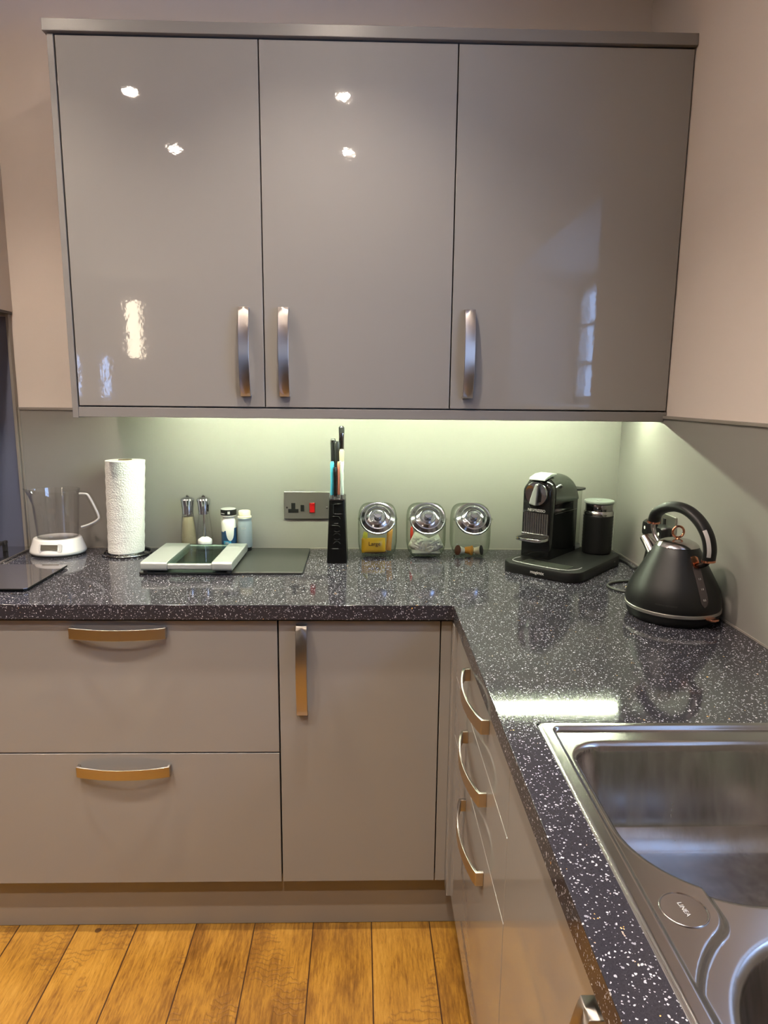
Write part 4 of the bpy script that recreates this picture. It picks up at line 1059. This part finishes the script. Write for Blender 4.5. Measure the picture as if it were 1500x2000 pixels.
# handle arch, spout is toward -x
hp = smooth_path([(-0.073, 0, 0.209), (-0.066, 0, 0.229), (-0.043, 0, 0.245), (-0.010, 0, 0.253), (0.024, 0, 0.248), (0.056, 0, 0.229), (0.078, 0, 0.202), (0.087, 0, 0.174), (0.086, 0, 0.150)], 6)
def oval(bm, pts, ra, rb_, n=20):
    rings = []
    for i, p in enumerate(pts):
        tt = (pts[min(i+1, len(pts)-1)] - pts[max(i-1, 0)]).normalized(); nn = Vector((0, 1, 0)); bb = tt.cross(nn)
        rings.append([p + nn*ra*math.cos(2*pi*k/n) + bb*rb_*math.sin(2*pi*k/n) for k in range(n)])
    return loft(bm, rings)
hd = obj('handle', oval(NB(), hp, 0.0165, 0.0118), 'black_satin', t, smooth=60)
obj('copper_collar', oval(NB(), [hp[0]+Vector((-0.0008, 0, -0.0035)), hp[0]+Vector((0.0002, 0, 0.001))], 0.0172, 0.0124), 'copper', hd, smooth=40)
obj('copper_collar', oval(NB(), [hp[-1]+Vector((0, 0, -0.0035)), hp[-1]+Vector((0, 0, 0.001))], 0.0172, 0.0124), 'copper', hd, smooth=40)
obj('handle_arm', tube(NB(), smooth_path([(-0.073, 0, 0.212), (-0.074, 0, 0.195), (-0.066, 0, 0.175), (-0.050, 0, 0.160)], 5), 0.0055, 12), 'steel_shiny', t, smooth=60)
obj('handle_arm', tube(NB(), smooth_path([(0.084, 0, 0.152), (0.080, 0, 0.142), (0.066, 0, 0.134)], 5), 0.0065, 12), 'black_satin', t, smooth=60)
# label on the camera side of the handle's rear leg
bm = NB(); rows = []
for ang in (-1.05, -0.75, -0.45):
    row = []
    for i in range(34, 46):
        p = hp[i]; tt = (hp[i+1]-hp[i-1]).normalized(); bb = tt.cross(Vector((0, 1, 0)))
        row.append(p + Vector((0, -1, 0))*0.0168*math.cos(ang) - bb*0.0121*math.sin(ang)*-1*-1)
    rows.append(row)
loft(bm, rows, False, closed=False)
obj('sticker', bm, 'label_grey', hd, smooth=60)
# spout
bm = NB(); R = []
for (x, z, wy, hz) in ((-0.048, 0.130, 0.030, 0.016), (-0.066, 0.146, 0.024, 0.014), (-0.081, 0.159, 0.020, 0.013), (-0.092, 0.168, 0.0185, 0.012)):
    d_ = Vector((-0.73, 0, 0.68)); n2 = Vector((0.68, 0, 0.73))
    R.append([Vector((x, 0, z)) + Vector((0, 1, 0))*wy*math.cos(2*pi*k/24) + n2*hz*math.sin(2*pi*k/24) for k in range(24)])
loft(bm, R)
obj('spout', bm, 'steel_shiny', t, smooth=50)
# water gauge down the +x side
def krad(z):
    for (r0, z0), (r1, z1) in zip(kbdy, kbdy[1:]):
        if z0 <= z <= z1: return r0+(r1-r0)*(z-z0)/(z1-z0)
    return kbdy[-1][0]
def gauge(bm, z0, z1, hw, push, n=12, taper=0.0):
    def row(z, ww, pp): return [Vector(((krad(z)+pp)*math.cos(a), (krad(z)+pp)*math.sin(a), z)) for a in [(-1+2*k/6)*ww/krad(z) for k in range(7)]]
    outer = []; inner = []
    for k in range(n+1):
        f_ = k/n; z = z0+(z1-z0)*f_; ww = hw*(math.sqrt(max(0.02, 1-(1-min(1, f_*6))**2)))*(math.sqrt(max(0.02, 1-(1-min(1, (1-f_)*6))**2)))*(1-taper*f_)
        outer.append(row(z, ww, push)); inner.append(row(z, ww, -0.001))
    for k in range(n+1):
        pass
    rings = [o + i[::-1] for o, i in zip(outer, inner)]
    return loft(bm, rings)
GA = Matrix.Rotation(math.radians(-9), 4, 'Z')
gg = obj('water_gauge', gauge(NB(), 0.050, 0.140, 0.0095, 0.0012), 'gauge', t, smooth=50, matx=GA)
obj('copper_button', gauge(NB(), 0.130, 0.154, 0.0075, 0.0045), 'copper', t, smooth=50, matx=GA)
for z_, s_ in ((0.066, '0.5'), (0.088, '1.0'), (0.108, '1.5')):
    r_ = krad(z_)+0.0016
    nx_ = Vector((math.cos(math.radians(-9)), math.sin(math.radians(-9)), 0.55)).normalized()
    xa = Vector((math.sin(math.radians(9)), math.cos(math.radians(9)), 0))
    obj('lettering', text_bm(s_, 0.006, 0.0001), 'label_grey', gg, matx=frame_mat(Vector((r_*math.cos(math.radians(-9)), r_*math.sin(math.radians(-9)), z_)), xa, nx_.cross(xa)))
sw = NB(); prism(sw, [(0.096, -0.013), (0.118, -0.011), (0.1205, -0.006), (0.1205, 0.006), (0.118, 0.011), (0.096, 0.013)], 0.0215, 0.0262, 'z')
obj('copper_switch', sw, 'copper', t, bevel=0.0015)
# maker's name on the lower left of the body
bm = text_bm('MORPHY RICHARDS', 0.0050, 0.0001)
az = math.radians(-122) - KTR
zc = 0.050
for v_ in bm.verts:
    s_, h_ = v_.co.x, v_.co.y; a = az + s_/0.102; z_ = zc+h_; r_ = krad(z_) + 0.0003
    v_.co = Vector((r_*math.cos(a), r_*math.sin(a), z_))
obj('lettering', bm, 'lettering_dim', kb_)

# ------------------------------------------------------------------ socket on the right-hand wall, plugs and cords
t = thing('socket_plate', 'brushed steel double wall socket on the right-hand wall behind the kettle', 'wall socket', (-0.007, -0.365, 1.055))
obj('plate', B(-0.0135, -0.0074, -0.440, -0.294, 1.008, 1.098), 'brushed_steel', t, bevel=0.0015)
for yy in (-0.352, -0.382): obj('rocker_switch', B(-0.0165, -0.013, yy-0.006, yy+0.006, 1.066, 1.086), 'black_plastic', t, bevel=0.001)
def plug(y, z, label, hx=0.040):
    t = thing('mains_plug', label, 'plug', (-0.0138, y, z))
    R = []
    for d_, s_ in ((0.0138, 0.92), (0.018, 1.0), (0.030, 0.95), (hx, 0.70)):
        R.append([(-d_, y+u*s_, z+v_*s_) for u, v_ in rrect(0, 0, 0.024, 0.025, 0.007, 5)])
    b_ = obj('plug_body', loft(NB(), R), 'black_plastic', t, smooth=40)
    obj('cord_grip', tube(NB(), [(-0.026, y, z-0.022), (-0.026, y, z-0.040)], [0.0065, 0.0045], 10), 'black_rubber', t, smooth=60)
    obj('earth_mark', prism(NB(), circle(y+0.0, z+0.002, 0.0045, 20), -hx-0.0005, -hx+0.002, 'x'), 'label_white', b_)
    return (-0.026, y, z-0.040)
e1 = plug(-0.318, 1.046, 'black mains plug in the left socket of the right-hand wall plate')
e2 = plug(-0.408, 1.046, 'black mains plug in the right socket of the right-hand wall plate')
cz = WT+0.0032
single('power_cord', tube(NB(), smooth_path([e1, (-0.030, -0.316, 0.975), (-0.032, -0.300, 0.935), (-0.040, -0.270, cz+0.004), (-0.034, -0.225, cz), (-0.030, -0.190, cz), (-0.036, -0.150, cz), (-0.048, -0.120, cz+0.006)], 6), 0.0032, 8),
       'black_rubber', 'black power cord from the wall socket to the coffee machine tray', 'cord', smooth=60, origin=(-0.03, -0.25, WT))
single('power_cord', tube(NB(), smooth_path([e2, (-0.030, -0.408, 0.965), (-0.036, -0.402, 0.925), (-0.060, -0.395, cz), (-0.105, -0.392, cz), (-0.150, -0.405, cz), (-0.178, -0.435, cz), (-0.170, -0.475, cz), (-0.140, -0.505, cz), (-0.118, -0.530, cz), (-0.116, -0.5605, cz)], 6), 0.0036, 8),
       'black_rubber', 'black power cord looping across the worktop behind the kettle', 'cord', smooth=60, origin=(-0.1, -0.45, WT))
